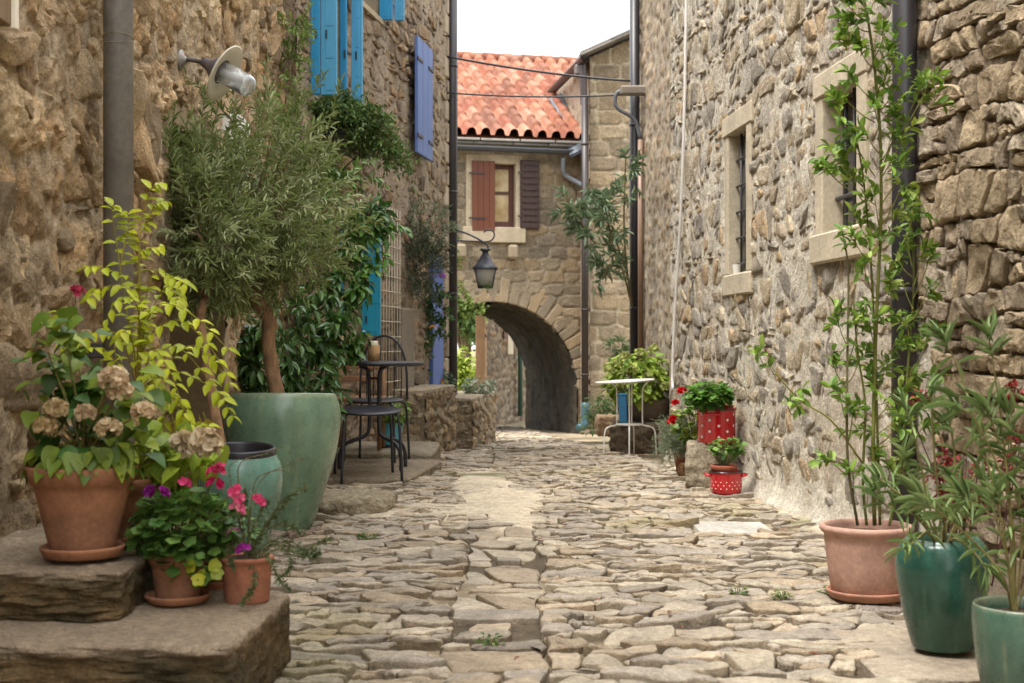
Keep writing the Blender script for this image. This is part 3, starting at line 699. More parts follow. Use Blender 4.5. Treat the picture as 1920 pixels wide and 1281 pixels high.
# tunnel lining
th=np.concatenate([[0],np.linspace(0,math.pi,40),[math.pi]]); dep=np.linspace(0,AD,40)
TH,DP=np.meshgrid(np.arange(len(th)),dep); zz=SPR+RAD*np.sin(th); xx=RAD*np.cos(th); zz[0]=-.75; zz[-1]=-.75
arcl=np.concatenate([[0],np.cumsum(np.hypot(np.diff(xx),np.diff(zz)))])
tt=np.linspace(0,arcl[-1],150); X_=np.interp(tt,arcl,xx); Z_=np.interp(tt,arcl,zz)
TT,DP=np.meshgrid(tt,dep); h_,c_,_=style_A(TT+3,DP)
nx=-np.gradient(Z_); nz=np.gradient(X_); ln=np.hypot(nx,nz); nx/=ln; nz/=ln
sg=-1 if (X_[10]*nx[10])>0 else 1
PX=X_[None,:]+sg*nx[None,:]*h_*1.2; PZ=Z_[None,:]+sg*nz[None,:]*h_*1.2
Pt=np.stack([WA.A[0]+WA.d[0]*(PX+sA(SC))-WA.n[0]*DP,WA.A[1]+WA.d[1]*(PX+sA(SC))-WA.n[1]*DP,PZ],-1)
g.add(Pt.reshape(-1,3),grid_faces(150,40),c_.reshape(-1,3)*.26)  # stone colour of the lining darkened to stand in for the tunnel's shade
# ends
for u in(0,WA.L):
    q=[WA.P(u,0,-.7),WA.P(u,-AD,-.7),WA.P(u,-AD,EAVE),WA.P(u,-AD/2,EAVE+1.2),WA.P(u,0,EAVE)]
    g.add(np.array(q),np.array([(0,1,2,3),(0,3,4,4)])[:1],PAL_A[0]); g.add(np.array(q),np.array([(0,3,4)]),PAL_A[0])
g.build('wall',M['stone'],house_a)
# voussoirs
g=G(); nV=27
for k in range(nV):
    a0=math.pi*(k+.06)/nV; a1=math.pi*(k+.94)/nV; r0=RAD-.012; r1=RAD+.30+.06*RS.rand(); am=(a0+a1)/2
    w=(r0+r1)/2*(a1-a0)
    cx=sA(SC)+(r0+r1)/2*math.cos(am); cz=SPR+(r0+r1)/2*math.sin(am)
    Rr=WA.R@np.array([[math.cos(am),0,-math.sin(am)],[0,1,0],[math.sin(am),0,math.cos(am)]])
    if cx>WA.L-.02: continue
    box(g,WA.P(cx,-.07,cz),(r1-r0,.20,w*.97),Rr,.016,PAL_A[k%5]*(.9+.25*RS.rand()))
g.build('arch_ring',M['smooth_stone'],house_a)
# window
g=G(); c=S(200,184,158); u0,u1,z0,z1=hw
WA.box(g,u0-.2,u0,-.2,.035,z0-.15,z1+.12,.01,c); WA.box(g,u1,u1+.1,-.2,.035,z0-.15,z1+.12,.01,c); WA.box(g,u0,u1,-.2,.037,z1,z1+.13,.01,c); 
f1=g.build('window_surround',M['smooth_stone'],house_a)
g=G(); WA.box(g,u0-.25,u1+.14,-.2,.07,z0-.22,z0,.01,c*.98); g.build('sill',M['smooth_stone'],f1)
BR=S(86,52,44); g=G()
for (a,b,cc,d) in((u0,u0+.06,z0,z1),(u1-.07,u1,z0,z1),(u0+.06,u1-.07,z1-.06,z1),(u0+.06,u1-.07,z0,z0+.09),((u0+u1)/2-.12,(u0+u1)/2-.08,z0+.09,z1-.06),(u0+.06,u1-.07,z0+.48,z0+.52)):
    WA.box(g,a,b,-.13,-.09,cc,d,.004,BR)
wf=g.build('window_frame',M['paint'],house_a)
g=G(); WA.box(g,u0,u1,-.125,-.115,z0,z1,.002); g.build('window_pane',M['curtain_pane'],house_a)
RB=S(100,56,36)
def shut(u0,u1,o0,z0,z1,col,slat,lab):
    g=G(); n=4; w=(u1-u0)/n
    for k in range(n): WA.box(g,u0+k*w+.001,u0+(k+1)*w-.001,o0,o0+.03,z0,z1,.003,col*(.93+.1*RS.rand()))
    if slat:
        m=11
        for k in range(m):
            z=z0+(z1-z0)*(k+.5)/m; WA.box(g,u0+.02,u1-.02,o0+.03,o0+.043,z-.028,z+.028,.006,col)
    s=g.build('shutter',M['paint'],house_a); s['label']=lab
    for z in(z0+.18,z1-.18):
        g=G(); WA.box(g,u0-.05 if not slat else u0-.04,u0+(.2 if not slat else .05),o0+.032,o0+.04,z-.012,z+.012,.002,S(50,42,44)); g.build('strap_hinge',M['iron'],s)
shut(u0-.12,u0+.21,.045,z0-.06,z1+.03,RB,False,'red brown plank shutter'); shut(u1+.06,u1+.34,.04,z0-.02,z1+.06,S(60,42,38),True,'dark brown slatted shutter folded back')
# corbels
for s_ in(.02,.77): g=G(); box(g,WA.P(sA(s_),.05,CZ+1.27),(.14,.2,.2),WA.R,.03,S(170,154,130)); g.build('corbel',M['smooth_stone'],house_a)
# eave slabs, gutter
g=G(); u=-.1
while u<WA.L+.2:
    w=.3+.3*RS.rand(); WA.box(g,u,u+w-.01,-.3,.13+.03*RS.rand(),EAVE+.0,EAVE+.035,.01,S(168,164,156)*(.8+.3*RS.rand())); WA.box(g,u+.1,u+w+.08,-.3,.17+.03*RS.rand(),EAVE+.04,EAVE+.075,.01,S(176,170,160)*(.8+.3*RS.rand())); u+=w
g.build('eave_slabs',M['smooth_stone'],house_a)
g=G(); th2=np.linspace(math.pi,2*math.pi,12); rg=.07
pr=[]; 
for a in th2: pr.append((rg*math.cos(a),rg*math.sin(a)))
for a in th2[::-1]: pr.append(((rg-.008)*math.cos(a),(rg-.008)*math.sin(a)))
pr=np.array(pr); vv=[]
for (uu,zz) in((-.1,EAVE-.035),(WA.L+.0,EAVE-.06)):
    for (a,b) in pr: vv.append(WA.P(uu,.20+a,zz+b+.0))
k=len(pr); g.add(np.array(vv),np.array([(i,(i+1)%k,k+(i+1)%k,k+i) for i in range(k)]),S(66,68,74))
for uu in(1.0,2.0,3.0,3.9):
    tube(g,[WA.P(uu,.2+.076*math.cos(a),EAVE-.045+.076*math.sin(a)) for a in np.linspace(math.pi,2*math.pi,10)],.006,5,S(66,68,74))
g.build('gutter',M['metal_paint'],house_a)
pts=smooth_path([at(1056,296,19.75),at(1056,318,19.8),at(1062,330,19.85),at(1085,343,19.8),at(1097,352,19.7),at(1098,372,19.6)],20)
pipe(house_a,pts,.035,S(120,126,134),name='downpipe_bend')
pipe(house_a,[at(1097,180,19.25),at(1097,500,19.25),at(1097,760,19.25)],.05,S(40,31,29),col_rings=(.4,1.3,2.6,3.6))
g=G(); tube(g,smooth_path([at(1097,755,19.24),at(1097,788,19.24),at(1095,797,19.2),at(1085,803,19.1)],12),.056,16,S(54,86,98)); g.build('pipe_shoe',M['metal_paint'],house_a)
# tiled roof
def roof_part(W,u0,u1,o0,z0,o1,z1,name,par,cw=.205,row=.36,seed=5,pal=None):
    du=.0146; nu=int((u1-u0)/du)+1; sl=math.hypot(o1-o0,z1-z0); nw=int(sl/.02)+1
    U,Wd=np.meshgrid(np.linspace(u0,u1,nu),np.linspace(0,sl,nw))
    i=np.floor(U/cw); fu=U/cw-i; 
    j0=Wd/row+.12*hsh(i,i*0,3); j=np.floor(j0); fw=j0-j
    r=hsh(i,j,seed); r2=hsh(i,j,seed+1)
    bar=np.sqrt(np.clip(1-((fu-.5)/.33)**2,0,1)); hh=np.where(np.abs(fu-.5)<.33,bar*.078,-.0)
    tap=1-.12*fw; hh=hh*tap+.028*(1-fw)*(np.abs(fu-.5)<.33)+.012*(r-.5)
    no=np.array([-(z1-z0),o1-o0]); no=no/np.linalg.norm(no)*(-1 if (o1-o0)<0 else 1)
    o=o0+(o1-o0)*Wd/sl+no[0]*hh; z=z0+(z1-z0)*Wd/sl+no[1]*hh
    P=np.stack([W.A[0]+W.d[0]*U+W.n[0]*o,W.A[1]+W.d[1]*U+W.n[1]*o,z],-1).reshape(-1,3)
    c=pick(pal,r2)*(.85+.3*r+.25*fbm(U*6,Wd*6,9,3))[...,None]
    g=G(); g.add(P,grid_faces(nu,nw),c.reshape(-1,3))
    b=[W.P(u0,o0,z0-.05),W.P(u1,o0,z0-.05),W.P(u1,o1,z1-.05),W.P(u0,o1,z1-.05)]
    g.add(np.array(b),np.array([(0,1,2,3)]),pal[0]*.5)
    return g.build(name,M['tile'],par)
TP=[S(186,122,94),S(180,114,86),S(194,134,106),S(170,104,80),S(202,146,120),S(160,108,86)]
RZ1=EAVE+1.92; RO=-3.3
roof_a=roof_part(WA,-.1,WA.L+.55,.16,EAVE+.12,RO,RZ1,'roof',house_a,pal=TP)
g=G(); 
for k in range(14):
    a=WA.P(-.1+k*.33,RO,RZ1+.0); b=WA.P(-.1+k*.33+.36,RO,RZ1+.0); tube(g,[a,b],[.10,.085],14,TP[k%6]*.95)
g.build('ridge_tiles',M['tile'],roof_a)
g=G(); q=[WA.P(-.1,RO,RZ1-.1),WA.P(WA.L+.55,RO,RZ1-.1),WA.P(WA.L+.55,RO-3,EAVE),WA.P(-.1,RO-3,EAVE)]; g.add(np.array(q),np.array([(0,1,2,3)]),TP[0]); g.build('roof_rear',M['tile'],house_a)
# ================================================================ HOUSE WITH QUOINS (right, far)
house_q=thing('stone_house','squared block stone house with dark slate verge beside the tiled arch house','house',(2.0,19.5,-.4))
C1=np.array([(1106-960)/F*19.35,19.35])
WQ=Wall(C1,C1+np.array([2.6,.12]),-1)
if WQ.n[1]>0: WQ=Wall(WQ.A,WQ.B,1)
def style_Q(U,V):
    vv=V+.008*fbm(U*3,V*3,4,3); row=.215
    e,I,J,DX,DY=cells(U,vv,.42,row,211,.45,.12,5,.1)
    n=fbm(U*14,V*14,9,4); m=ss(.10,.03,e+.06*n); r=hsh(I,J,1)
    c=pick([S(164,146,118),S(174,154,124),S(156,140,116),S(180,162,134)],r)*(.9+.2*hsh(I,J,2)+.5*n)[...,None]
    return .03*ss(0,.14,e)*(.6+.6*r)+.012*n,lerp(c,S(212,196,168)*np.ones(3),m),e
VER=lambda u:CZ+4.02+.45*u
g=G(); WQ.sheet(g,-.5,CZ+5.3,.02,style_Q,[],0,lambda a,b:b<VER(a)-.06)
bk=np.array([-.16,1.]); bk/=np.linalg.norm(bk)
WQS=Wall(C1,C1+bk*4.5,1)
if WQS.n[0]>0: WQS=Wall(WQS.A,WQS.B,-1)
def style_P(U,V):
    h,c,e=rubble(U,V,171,.3,.2,.01,[S(190,170,146),S(180,160,136)],S(196,176,154),.3,.7); return h,c,e
WQS.sheet(g,-.5,CZ+3.98,.03,style_P,[],0)
q=[WQ.P(2.6,0,-.5),WQ.P(2.6,0,VER(2.6)),WQ.P(2.6,-4.5,VER(2.6)),WQ.P(2.6,-4.5,-.5)]; g.add(np.array(q),np.array([(0,1,2,3)]),PAL_A[0])
g.build('wall',M['stone'],house_q)
g=G()   # slate roof slabs along the verge
for tier in range(2):
    u=-.14
    while u<2.7:
        w=.35+.25*RS.rand(); zc=VER(u+w/2)+.0+.035*tier; ang=math.atan(.45)
        Rr=WQ.R@np.array([[math.cos(ang),0,-math.sin(ang)],[0,1,0],[math.sin(ang),0,math.cos(ang)]])
        box(g,WQ.P(u+w/2,-2.1,zc),(w*1.15,4.7+.06*RS.rand(),.03),Rr,.008,S(150,144,138)*(.75+.35*RS.rand())); u+=w
g.build('roof',M['smooth_stone'],house_q)
g=G(); a=WQS.P(-.25,.12,CZ+3.93); b=WQS.P(4.6,.12,CZ+3.86)
vv=[]
for P0 in(a,b):
    for (x,z) in pr: vv.append(P0+np.array([x,0,z]))
g.add(np.array(vv),np.array([(i,(i+1)%k0,k0+(i+1)%k0,k0+i) for k0 in[len(pr)] for i in range(k0)]),S(60,54,54)); g.build('gutter',M['metal_paint'],house_q)
g=G(); box(g,WQS.P(.1,.12,CZ+3.8),(.16,.16,.16),None,.03,S(100,92,90)); tube(g,[WQS.P(-.0,.10,CZ+3.85),WQS.P(-.02,.09,CZ+3.3)],.05,14,S(56,46,44)); g.build('gutter_outlet',M['metal_paint'],house_q)
# lead flashing between the tiled roof and the plastered side
g=G(); 
fl=[at(1040,180,21.3),at(1075,262,19.9),at(1082,285,19.6)]
for a,b in zip(fl[:-1],fl[1:]):
    d=b-a; w=np.array([.10,0,.05]); g.add(np.array([a-w,b-w,b+w,a+w,a-w-[0,0,.03],b-w-[0,0,.03],b+w-[0,0,.03],a+w-[0,0,.03]]),np.array([(0,1,2,3),(4,7,6,5),(0,4,5,1),(2,6,7,3)]),S(98,104,112))
g.build('flashing',M['zinc'],house_a)
# ================================================================ BEYOND THE ARCH
house_b=thing('stone_house','stone house seen through the archway with an ochre corner and green drainpipe','house',(-.6,27.5,-.6))
def atx(px,D): return (px-960)/F*D
WBh=Wall((atx(905,26),26),(atx(1030,31),31),-1)
if WBh.n[1]>0: WBh=Wall(WBh.A,WBh.B,1)
def style_B(U,V): return rubble(U,V,301,.2,.13,.05,[q*.7 for q in PAL_L2],MORT_L2,.1,.4,mlev=.5)
g=G(); WBh.sheet(g,-.8,4.5,.04,style_B,[],.14); g.build('wall',M['stone'],house_b)
g=G()
WBh.box(g,-.03,.10,-.13,.05,-.7,4.4,.012,S(196,158,120))
g.build('quoins',M['smooth_stone'],house_b)
ub=1.47
g=G()
for k in range(7): WBh.box(g,1.25,1.45,.04,.07,CZ+.03+k*.055,CZ+.07+k*.055,.006,S(96,60,50))
g.build('shutter',M['paint'],house_b)
g=G(); WBh.box(g,ub+.03,ub+.42,.0,.08,CZ-.26,CZ+.25,.01,S(214,200,176)); g.build('window_surround',M['smooth_stone'],house_b)
P=WBh.P(2.18,.14,0); g=G(); tube(g,[(P[0],P[1],-.65),(P[0],P[1],3)],.05,14,S(70,104,96)); g.build('downpipe',M['metal_paint'],house_b)
# ================================================================ STREET
Ds=[1.4]
while Ds[-1]<25.5: Ds.append(Ds[-1]+max(.0092,Ds[-1]*.0017))
Ds=np.array(Ds); Xs=np.arange(-2.3,2.45,.0125)
U,V=np.meshgrid(Xs,Ds)
def sbase(U,V):
    # lie of the lane: worn hollows, cove at the right wall
    return -.04*np.clip(V-8.5,0,99)+.022*fbm(U*1.1,V*1.1,430,3)
def ej(V,s): return .022*(2*vn(V*4.2,V*0+s,901)-1)+.014*(2*vn(V*11.,V*0+s,902)-1)
def cx_(V): return -.03-.045*ss(5,9,V)*3+.02*np.sin(V*1.3)
def sandm(U,V):
    sp=np.exp(-((U+.20)/.20)**2-((V-8.7)/1.3)**2)*1.0+np.exp(-((U+.03)/.17)**2-((V-7.0)/.8)**2)*.9+np.exp(-((U+.45)/.40)**2-((V-6.9)/.45)**2)*.75+np.exp(-((U+.0)/.2)**2-((V-4.6)/.5)**2)*.35+np.exp(-((U-.2)/.25)**2-((V-7.6)/.5)**2)*.5
    return sp+.9*(fbm(U*4.5,V*4.5,440,4))*ss(.05,.4,sp)
def bedS(U,V):
    n=fbm(U*6,V*6,431,4); n2=fbm(U*40,V*40,432,3); sp=np.clip(sandm(U,V),0,1.2)
    h=sbase(U,V)-.003+.014*n+.005*n2+.028*ss(.1,.9,sp)
    foot=np.exp(-np.clip((1.96-.0769*V)-U-.02,0,9)/.07)*.055*ss(10.6,10,V); h=h+foot
    dk=lerp(S(104,90,70)*np.ones(U.shape+(3,)),S(184,166,136)*np.ones(U.shape+(3,)),ss(-.12,.18,fbm(U*2.2,V*2.2,455,3)))
    c=lerp(dk,S(228,212,184)*np.ones(U.shape+(3,)),np.clip(ss(.12,.5,sp)+ss(.0,.03,foot),0,1)); c=c*(1+.55*n2+.25*n)[...,None]
    mo=ss(.10,.26,fbm(U*1.7,V*1.7,470,4)+.7*np.exp(-((U+.88)/.16)**2-((V-5.95)/.22)**2)+.4*np.exp(-((U+.6)/.1)**2-((V-4.3)/.1)**2)); c=lerp(c,S(104,108,50),mo*.75)
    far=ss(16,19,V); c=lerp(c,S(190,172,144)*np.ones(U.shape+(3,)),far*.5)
    return h,c
H,Cc=bedS(U,V)
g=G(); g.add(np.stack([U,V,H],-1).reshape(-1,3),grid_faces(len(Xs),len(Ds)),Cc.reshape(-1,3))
PS=[S(196,182,160),S(186,174,154),S(202,188,164),S(178,166,150),S(198,180,154),S(188,176,158),S(182,164,138)]
def colS(u,v,c,k):
    sp=np.clip(sandm(u,v),0,1); n=fbm(u*9,v*9,433,3)
    c=lerp(c,S(226,210,184)*np.ones(3),ss(.15,.8,sp+.6*n)*.55)
    mo=ss(.16,.32,fbm(u*1.7,v*1.7,470,4)); c=lerp(c,c*np.array([.78,.80,.55]),mo*.6)
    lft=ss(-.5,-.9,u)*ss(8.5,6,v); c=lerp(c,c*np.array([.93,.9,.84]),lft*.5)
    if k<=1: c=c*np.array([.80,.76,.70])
    return c
put=lambda u,v,h: np.stack([u,v,h],-1)
def strip(P,lo,hi,pred=None):
    c=P.mean(1); k=(c[:,0]>lo(c[:,1]))&(c[:,0]<hi(c[:,1]))
    if pred is not None: k&=pred(c[:,0],c[:,1])
    P=P[k]; a=lo(P[...,1])+.004; b_=hi(P[...,1])-.004
    P=P.copy(); P[...,0]=np.minimum(np.maximum(P[...,0],a),b_); return P[np.ptp(P[...,0],axis=1)>.03]
slabr=lambda u,v: ~((np.abs(u-1.0)<.20)&(np.abs(v-6.3)<.24))&~((u>.93)&(v<4.05))
def grow(v0,v1,rh,wl,sd,lo,hi,x0,x1,**k):
    P=lay(x0,x1,v0,v1,rh,wl,sd,**k); P=strip(P,lo,hi,slabr); return P
wr_=lambda v: 1.96-.0769*v-.03
kw=dict(joint=.010,wav=.30,split=.34,jit=.0075,rnd_c=1,warp=(.04,.7),rvar=.55,slant=.45)
for (v0,v1,rh,wl,sd) in((1.9,5.6,.090,.175,501),(5.55,9.2,.086,.17,521),(9.1,13.0,.10,.20,541),(12.9,24.5,.13,.26,561)):
    far=v0>9
    cc=cx_
    L_=(lambda v: v*0-1.8) ; w2=.135
    P1=grow(v0,v1,rh,wl,sd,L_,(lambda v: cx_(v)-w2+ej(v,1)) if v0<9 else (lambda v: cx_(v)),-1.5,.15,**kw)
    P2=grow(v0,v1,rh*.92,wl*.92,sd+7,(lambda v: cx_(v)+w2+ej(v,5)) if v0<9 else (lambda v: cx_(v)),wr_,-.35,1.85 if v0<9 else 1.4,**kw)
    for P,s_ in((P1,1),(P2,2)):
        m=rnd_h=None
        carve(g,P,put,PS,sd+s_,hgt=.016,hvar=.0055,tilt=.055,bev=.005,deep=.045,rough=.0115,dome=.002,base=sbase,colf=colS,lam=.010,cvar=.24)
P=lay(-.15,.15,1.9,9.15,.20,.24,583,joint=.012,wav=.26,split=.15,jit=.006,rnd_c=1,warp=(.012,2.),rvar=.5,slant=.25)
P=P.copy(); P[...,0]=P[...,0]+cx_(P[...,1]); P[...,0]=np.minimum(np.maximum(P[...,0],cx_(P[...,1])-.132+ej(P[...,1],1)),cx_(P[...,1])+.132+ej(P[...,1],5)); P=P[np.ptp(P[...,0],axis=1)>.08]
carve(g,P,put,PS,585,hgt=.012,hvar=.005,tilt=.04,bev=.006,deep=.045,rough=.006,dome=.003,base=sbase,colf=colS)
# pale flat slabs
for (u,v,w,h_,c) in((1.0,6.3,.33,.40,S(214,208,196)),(1.30,3.74,.76,.60,S(196,180,158)),(1.22,3.1,.56,.52,S(188,174,152)),(1.66,3.3,.3,.9,S(190,176,154))):
    tt=np.concatenate([[(-1+2*k/8,-1) for k in range(8)],[(1,-1+2*k/3) for k in range(3)],[(1-2*k/8,1) for k in range(8)],[(-1,1-2*k/3) for k in range(3)]])
    P=(tt*np.array([w/2,h_/2])+.004*RS.randn(22,2)+np.array([u,v]))[None]
    carve(g,P,put,[c],int(u*100),hgt=.018,hvar=.0,tilt=.004,bev=.005,deep=.04,rough=.003,dome=.0,base=sbase,cvar=.05)
tagd(g.build('street',M['cobble'],sharp=36),kind='structure')
g=G(); xs=np.linspace(-150,150,60); ys=np.linspace(-60,300,60); U,V=np.meshgrid(xs,ys)
Z=-.78-.0*V; g.add(np.stack([U,V,Z+0*U],-1).reshape(-1,3),grid_faces(60,60),S(120,112,84)); tagd(g.build('ground',M['soil']),kind='structure')
# ================================================================ foreground slabs and rocks
def solo(g,name,mat,label,cat,group=None,**k):
    return tagd(g.build(name,M[mat],**k),label,cat,group)
SC1=[S(172,154,130),S(120,104,84)]
def slab_top_mix(g):
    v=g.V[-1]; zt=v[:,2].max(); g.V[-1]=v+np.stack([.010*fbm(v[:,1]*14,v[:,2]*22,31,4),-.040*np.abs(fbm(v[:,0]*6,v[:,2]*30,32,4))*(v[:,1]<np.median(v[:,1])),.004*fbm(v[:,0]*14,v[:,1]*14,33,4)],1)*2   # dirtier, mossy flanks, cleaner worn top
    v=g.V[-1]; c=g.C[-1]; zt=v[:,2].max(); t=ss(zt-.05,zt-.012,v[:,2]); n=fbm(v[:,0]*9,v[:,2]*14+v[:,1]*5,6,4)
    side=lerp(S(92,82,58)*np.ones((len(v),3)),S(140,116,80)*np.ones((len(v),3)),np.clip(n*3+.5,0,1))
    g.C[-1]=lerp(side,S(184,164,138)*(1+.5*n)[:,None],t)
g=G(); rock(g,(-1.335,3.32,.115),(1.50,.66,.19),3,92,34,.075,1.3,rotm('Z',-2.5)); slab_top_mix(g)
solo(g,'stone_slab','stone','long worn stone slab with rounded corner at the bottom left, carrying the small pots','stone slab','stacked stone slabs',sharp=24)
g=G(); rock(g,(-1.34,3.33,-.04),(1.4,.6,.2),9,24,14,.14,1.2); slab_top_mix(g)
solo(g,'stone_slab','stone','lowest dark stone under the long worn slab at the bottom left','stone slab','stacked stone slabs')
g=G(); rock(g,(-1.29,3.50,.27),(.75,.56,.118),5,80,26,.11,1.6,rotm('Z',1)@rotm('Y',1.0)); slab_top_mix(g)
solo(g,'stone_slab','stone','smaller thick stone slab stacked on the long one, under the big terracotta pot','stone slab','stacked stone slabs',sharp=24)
g=G(); rock(g,(-.80,7.0,.03),(.42,.5,.14),12,26,5,.2,1.5,None,[S(206,192,164),S(150,134,104)])
solo(g,'rock','stone','pale boulder in the paving just right of the big olive pot','rock')
g=G(); rock(g,(-.96,8.95,-.0),(.85,1.4,.10),21,26,12,.12,1.5,rotm('Z',-6),[S(186,170,146),S(146,130,104)])
solo(g,'stone_step','stone','flat stone step under the black bistro table','step')
g=G(); rock(g,(-.95,10.3,-.0),(.8,1.1,.17),25,24,12,.12,1.5,None,[S(186,174,152),S(150,136,112)])
solo(g,'stone_step','stone','higher stone step behind the bistro table, under the turquoise bucket','step')
def st_bench(U,V): return rubble(U,V,510,.16,.09,.03,[S(176,158,130),S(190,166,128),S(160,144,118)],S(170,152,126),.1,.4,mlev=.35)
def mbox(name,label,cat,x0,x1,y0,y1,z0,z1,yaw=0):
    g=G(); cx,cy=(x0+x1)/2,(y0+y1)/2; Rm=rotm('Z',yaw)[:2,:2]
    P=[Rm@(np.array(p)-[cx,cy])+[cx,cy] for p in((x0,y0),(x1,y0),(x1,y1),(x0,y1))]
    for i in range(4):
        a,b=P[i],P[(i+1)%4]; W=Wall(a,b,-1); mid=(a+b)/2-np.array([cx,cy])
        if np.dot(W.n,mid)<0: W=Wall(a,b,1)
        W.sheet(g,z0,z1,.018,st_bench,[],0)
    box(g,(cx,cy,(z0+z1)/2),(x1-x0+.02,y1-y0+.02,z1-z0),rotm('Z',yaw),.02,S(150,134,108))
    k=4
    for i in range(k):
        for j in range(2):
            o2=Rm@np.array([(x1-x0)*((j+.5)/2-.5),(y1-y0)*((i+.5)/k-.5)]); rock(g,(cx+o2[0],cy+o2[1],z1+.0),((x1-x0)/2+.04,(y1-y0)/k*1.03,.07),i*3+j+40,10,7,.16,2,rotm('Z',yaw),[S(206,190,162),S(176,160,132)])
    return tagd(g.build(name,M['stone']),label,cat)
mbox('stone_bench','rubble stone bench with slab top against the brown house, beside the turquoise bucket','bench',-1.12,-.65,11.75,13.2,-.25,.42,-8)
mbox('stone_planter','low rubble planter wall with dark leafy plants, in front of the archway','planter',-.80,-.30,13.5,15.4,-.4,.28,-6)
for (px,py,D,sz,sd,cols,lab) in((1189,822,12.75,(.44,.34,.31),31,[S(128,112,92),S(92,80,64)],'dark brown squared stone block behind the white table'),
    (1143,798,15.5,(.30,.3,.24),33,[S(188,158,124),S(160,134,104)],'tan stone block beneath the green ferns by the arch house pipe'),
    (1316,872,8.02,(.19,.17,.275),35,[S(214,200,174),S(186,170,142)],'pale upright limestone block carrying the big red dotted pot'),
    (1285,880,8.45,(.09,.12,.09),37,[S(196,150,108),S(170,130,92)],'small orange brown stone beneath the terracotta pot'),
    (1352,868,8.08,(.14,.16,.25),38,[S(206,190,164),S(180,164,138)],'pale stone wedged between the limestone block and the wall'),
    (1650,1148,4.28,(.13,.07,.03),39,[S(190,176,164),S(170,156,144)],'flat pale paving chip under the pink planter saucer'),
    (562,1006,6.0,(.12,.10,.05),41,[S(176,150,130),S(140,120,100)],'small flat stone wedged beneath the big olive pot'),
    (600,1000,6.1,(.09,.07,.05),42,[S(180,160,140),S(150,130,110)],'little round stone beside the foot of the big olive pot')):
    g=G(); rock(g,at(px,py,D),sz,sd,16,6,.18,2,rotm('Z',sd*7%30-15),cols); solo(g,'rock','stone',lab,'rock','loose stones along the lane')
# ================================================================ pots
TC=S(168,118,88); 
def tr(px,D,z): return np.array([(px-960)/F*D,D,z])
def saucer(par,c,r,h=.022,col=TC,mat='terracotta',z=0):
    g=G(); lathe(g,[(0,0),(r*.86,0),(r*.9,.002),(r*.99,h*.8),(r,h),(r*.97,h+.003),(r*.93,h),(r*.86,h*.35),(0,h*.3)],c+np.array([0,0,z]),48,col); return g.build('saucer',M[mat],par)
def tpot(par,c,r0,r1,h,rim=.04,over=.008,col=TC,mat='terracotta',z=0,n=48,name='pot',R=None,stain=True):
    g=G()
    rr=r0+(r1-r0)*(1-rim/h)
    pr=[(0,0),(r0-.004,0),(r0,.004)]+[(r0+(rr-r0)*t,(h-rim)*t) for t in(.1,.3,.5,.7,.9,1)]+[(rr+over,h-rim+.003),(r1+over,h-.004),(r1+over-.003,h),(r1-.008,h),(r1-.012,h-.006),(r0*.96,h*.3)]
    lathe(g,pr,c+np.array([0,0,z]),n,col,R)
    if stain:
        v=g.V[-1]; a=np.arctan2(v[:,1]-c[1],v[:,0]-c[0]); t=(v[:,2]-c[2]-z)/h
        s_=ss(.55,.42,t+.15*fbm(a*3,t*6,4,3)); g.C[-1]=lerp(np.tile(col,(len(v),1)),np.tile(col*np.array([.72,.78,.85]),(len(v),1)),s_*.7)
    return g.build(name,M[mat],par)
def soil(par,c,r,z):
    g=G(); lathe(g,[(0,.012),(r*.5,.010),(r,.0)],c+np.array([0,0,z]),24,S(70,54,42)); return g.build('soil',M['soil'],par)
def stems(par,name,paths,rad,col,mat='bark'):
    g=G()
    for p in paths: tube(g,smooth_path(p,14),rad,6,col)
    return g.build(name,M[mat],par)
# --- big terracotta pot with hydrangea
GD=S(48,88,30); GM=S(70,108,40); GY=S(156,172,58); GL=S(120,160,56)
def head(g,c,r,n,ca,cb,ps=.02):
    d=rnd(n); d[:,2]=np.abs(d[:,2])*1.2-.35; d=nrm(d); p=c+d*r*np.array([1,1,.8])*(.72+.4*RS.rand(n,1))
    for k in range(4):
        t1=nrm(np.cross(d,rnd(n))); 
        leaves(g,PETAL,p,nrm(t1+.35*d),d,ps*(.8+.4*RS.rand(n)),ps*.95,lcol(ca,cb,n,.2))
def floret(g,c,n,r,ca,cb,ps,face=None):
    d=rnd(n); d[:,2]=np.abs(d[:,2])+.1; d[:,1]-=.4; d=nrm(d); p=c+d*r
    for k in range(5):
        a=k*2*np.pi/5
        _a=nrm(np.cross(d,np.array([0.1,.2,1.]))); _b=np.cross(d,_a); t=_a*np.cos(a)+_b*np.sin(a)
        leaves(g,PETAL,p,t+.3*d,d,ps*(.85+.3*RS.rand(n)),ps*.8,lcol(ca,cb,n,.2))
def mound(gl,gs,base,cen,rad,n,tm,ll,lw,ca,cb,hang=.25,stemc=None,inner=.55):
    d=rnd(n); k=inner+(1-inner)*RS.rand(n,1)**.6; p=np.array(cen)+d*k*np.array(rad)
    rel=p-np.array(cen); out=nrm(rel*np.array([1,1,.7])+[0,0,.0])
    x=nrm(out*np.array([1,1,.25])+.5*rnd(n)+np.array([0,0,-hang])); up=nrm(out+np.array([0,0,.9])+.45*rnd(n))
    s=.6+.55*RS.rand(n)
    leaves(gl,tm,p,x,up,ll*s,lw*s,lcol(ca,cb,n))
    if gs is not None:
        for i in range(0,n,2):
            b=np.array(base)+.15*np.array([rel[i,0],rel[i,1],0]); m=(b+p[i])/2+np.array([rel[i,0]*.25,rel[i,1]*.25,.1*abs(rad[2])])
            tube(gs,smooth_path([b,m,p[i]],6),.0012,4,stemc if stemc is not None else S(96,110,54),cap=False)
c=tr(155,3.40,.335)
t=thing('potted_hydrangea','large terracotta pot of hydrangea with dried brown flower heads on the upper slab','potted plant',c)
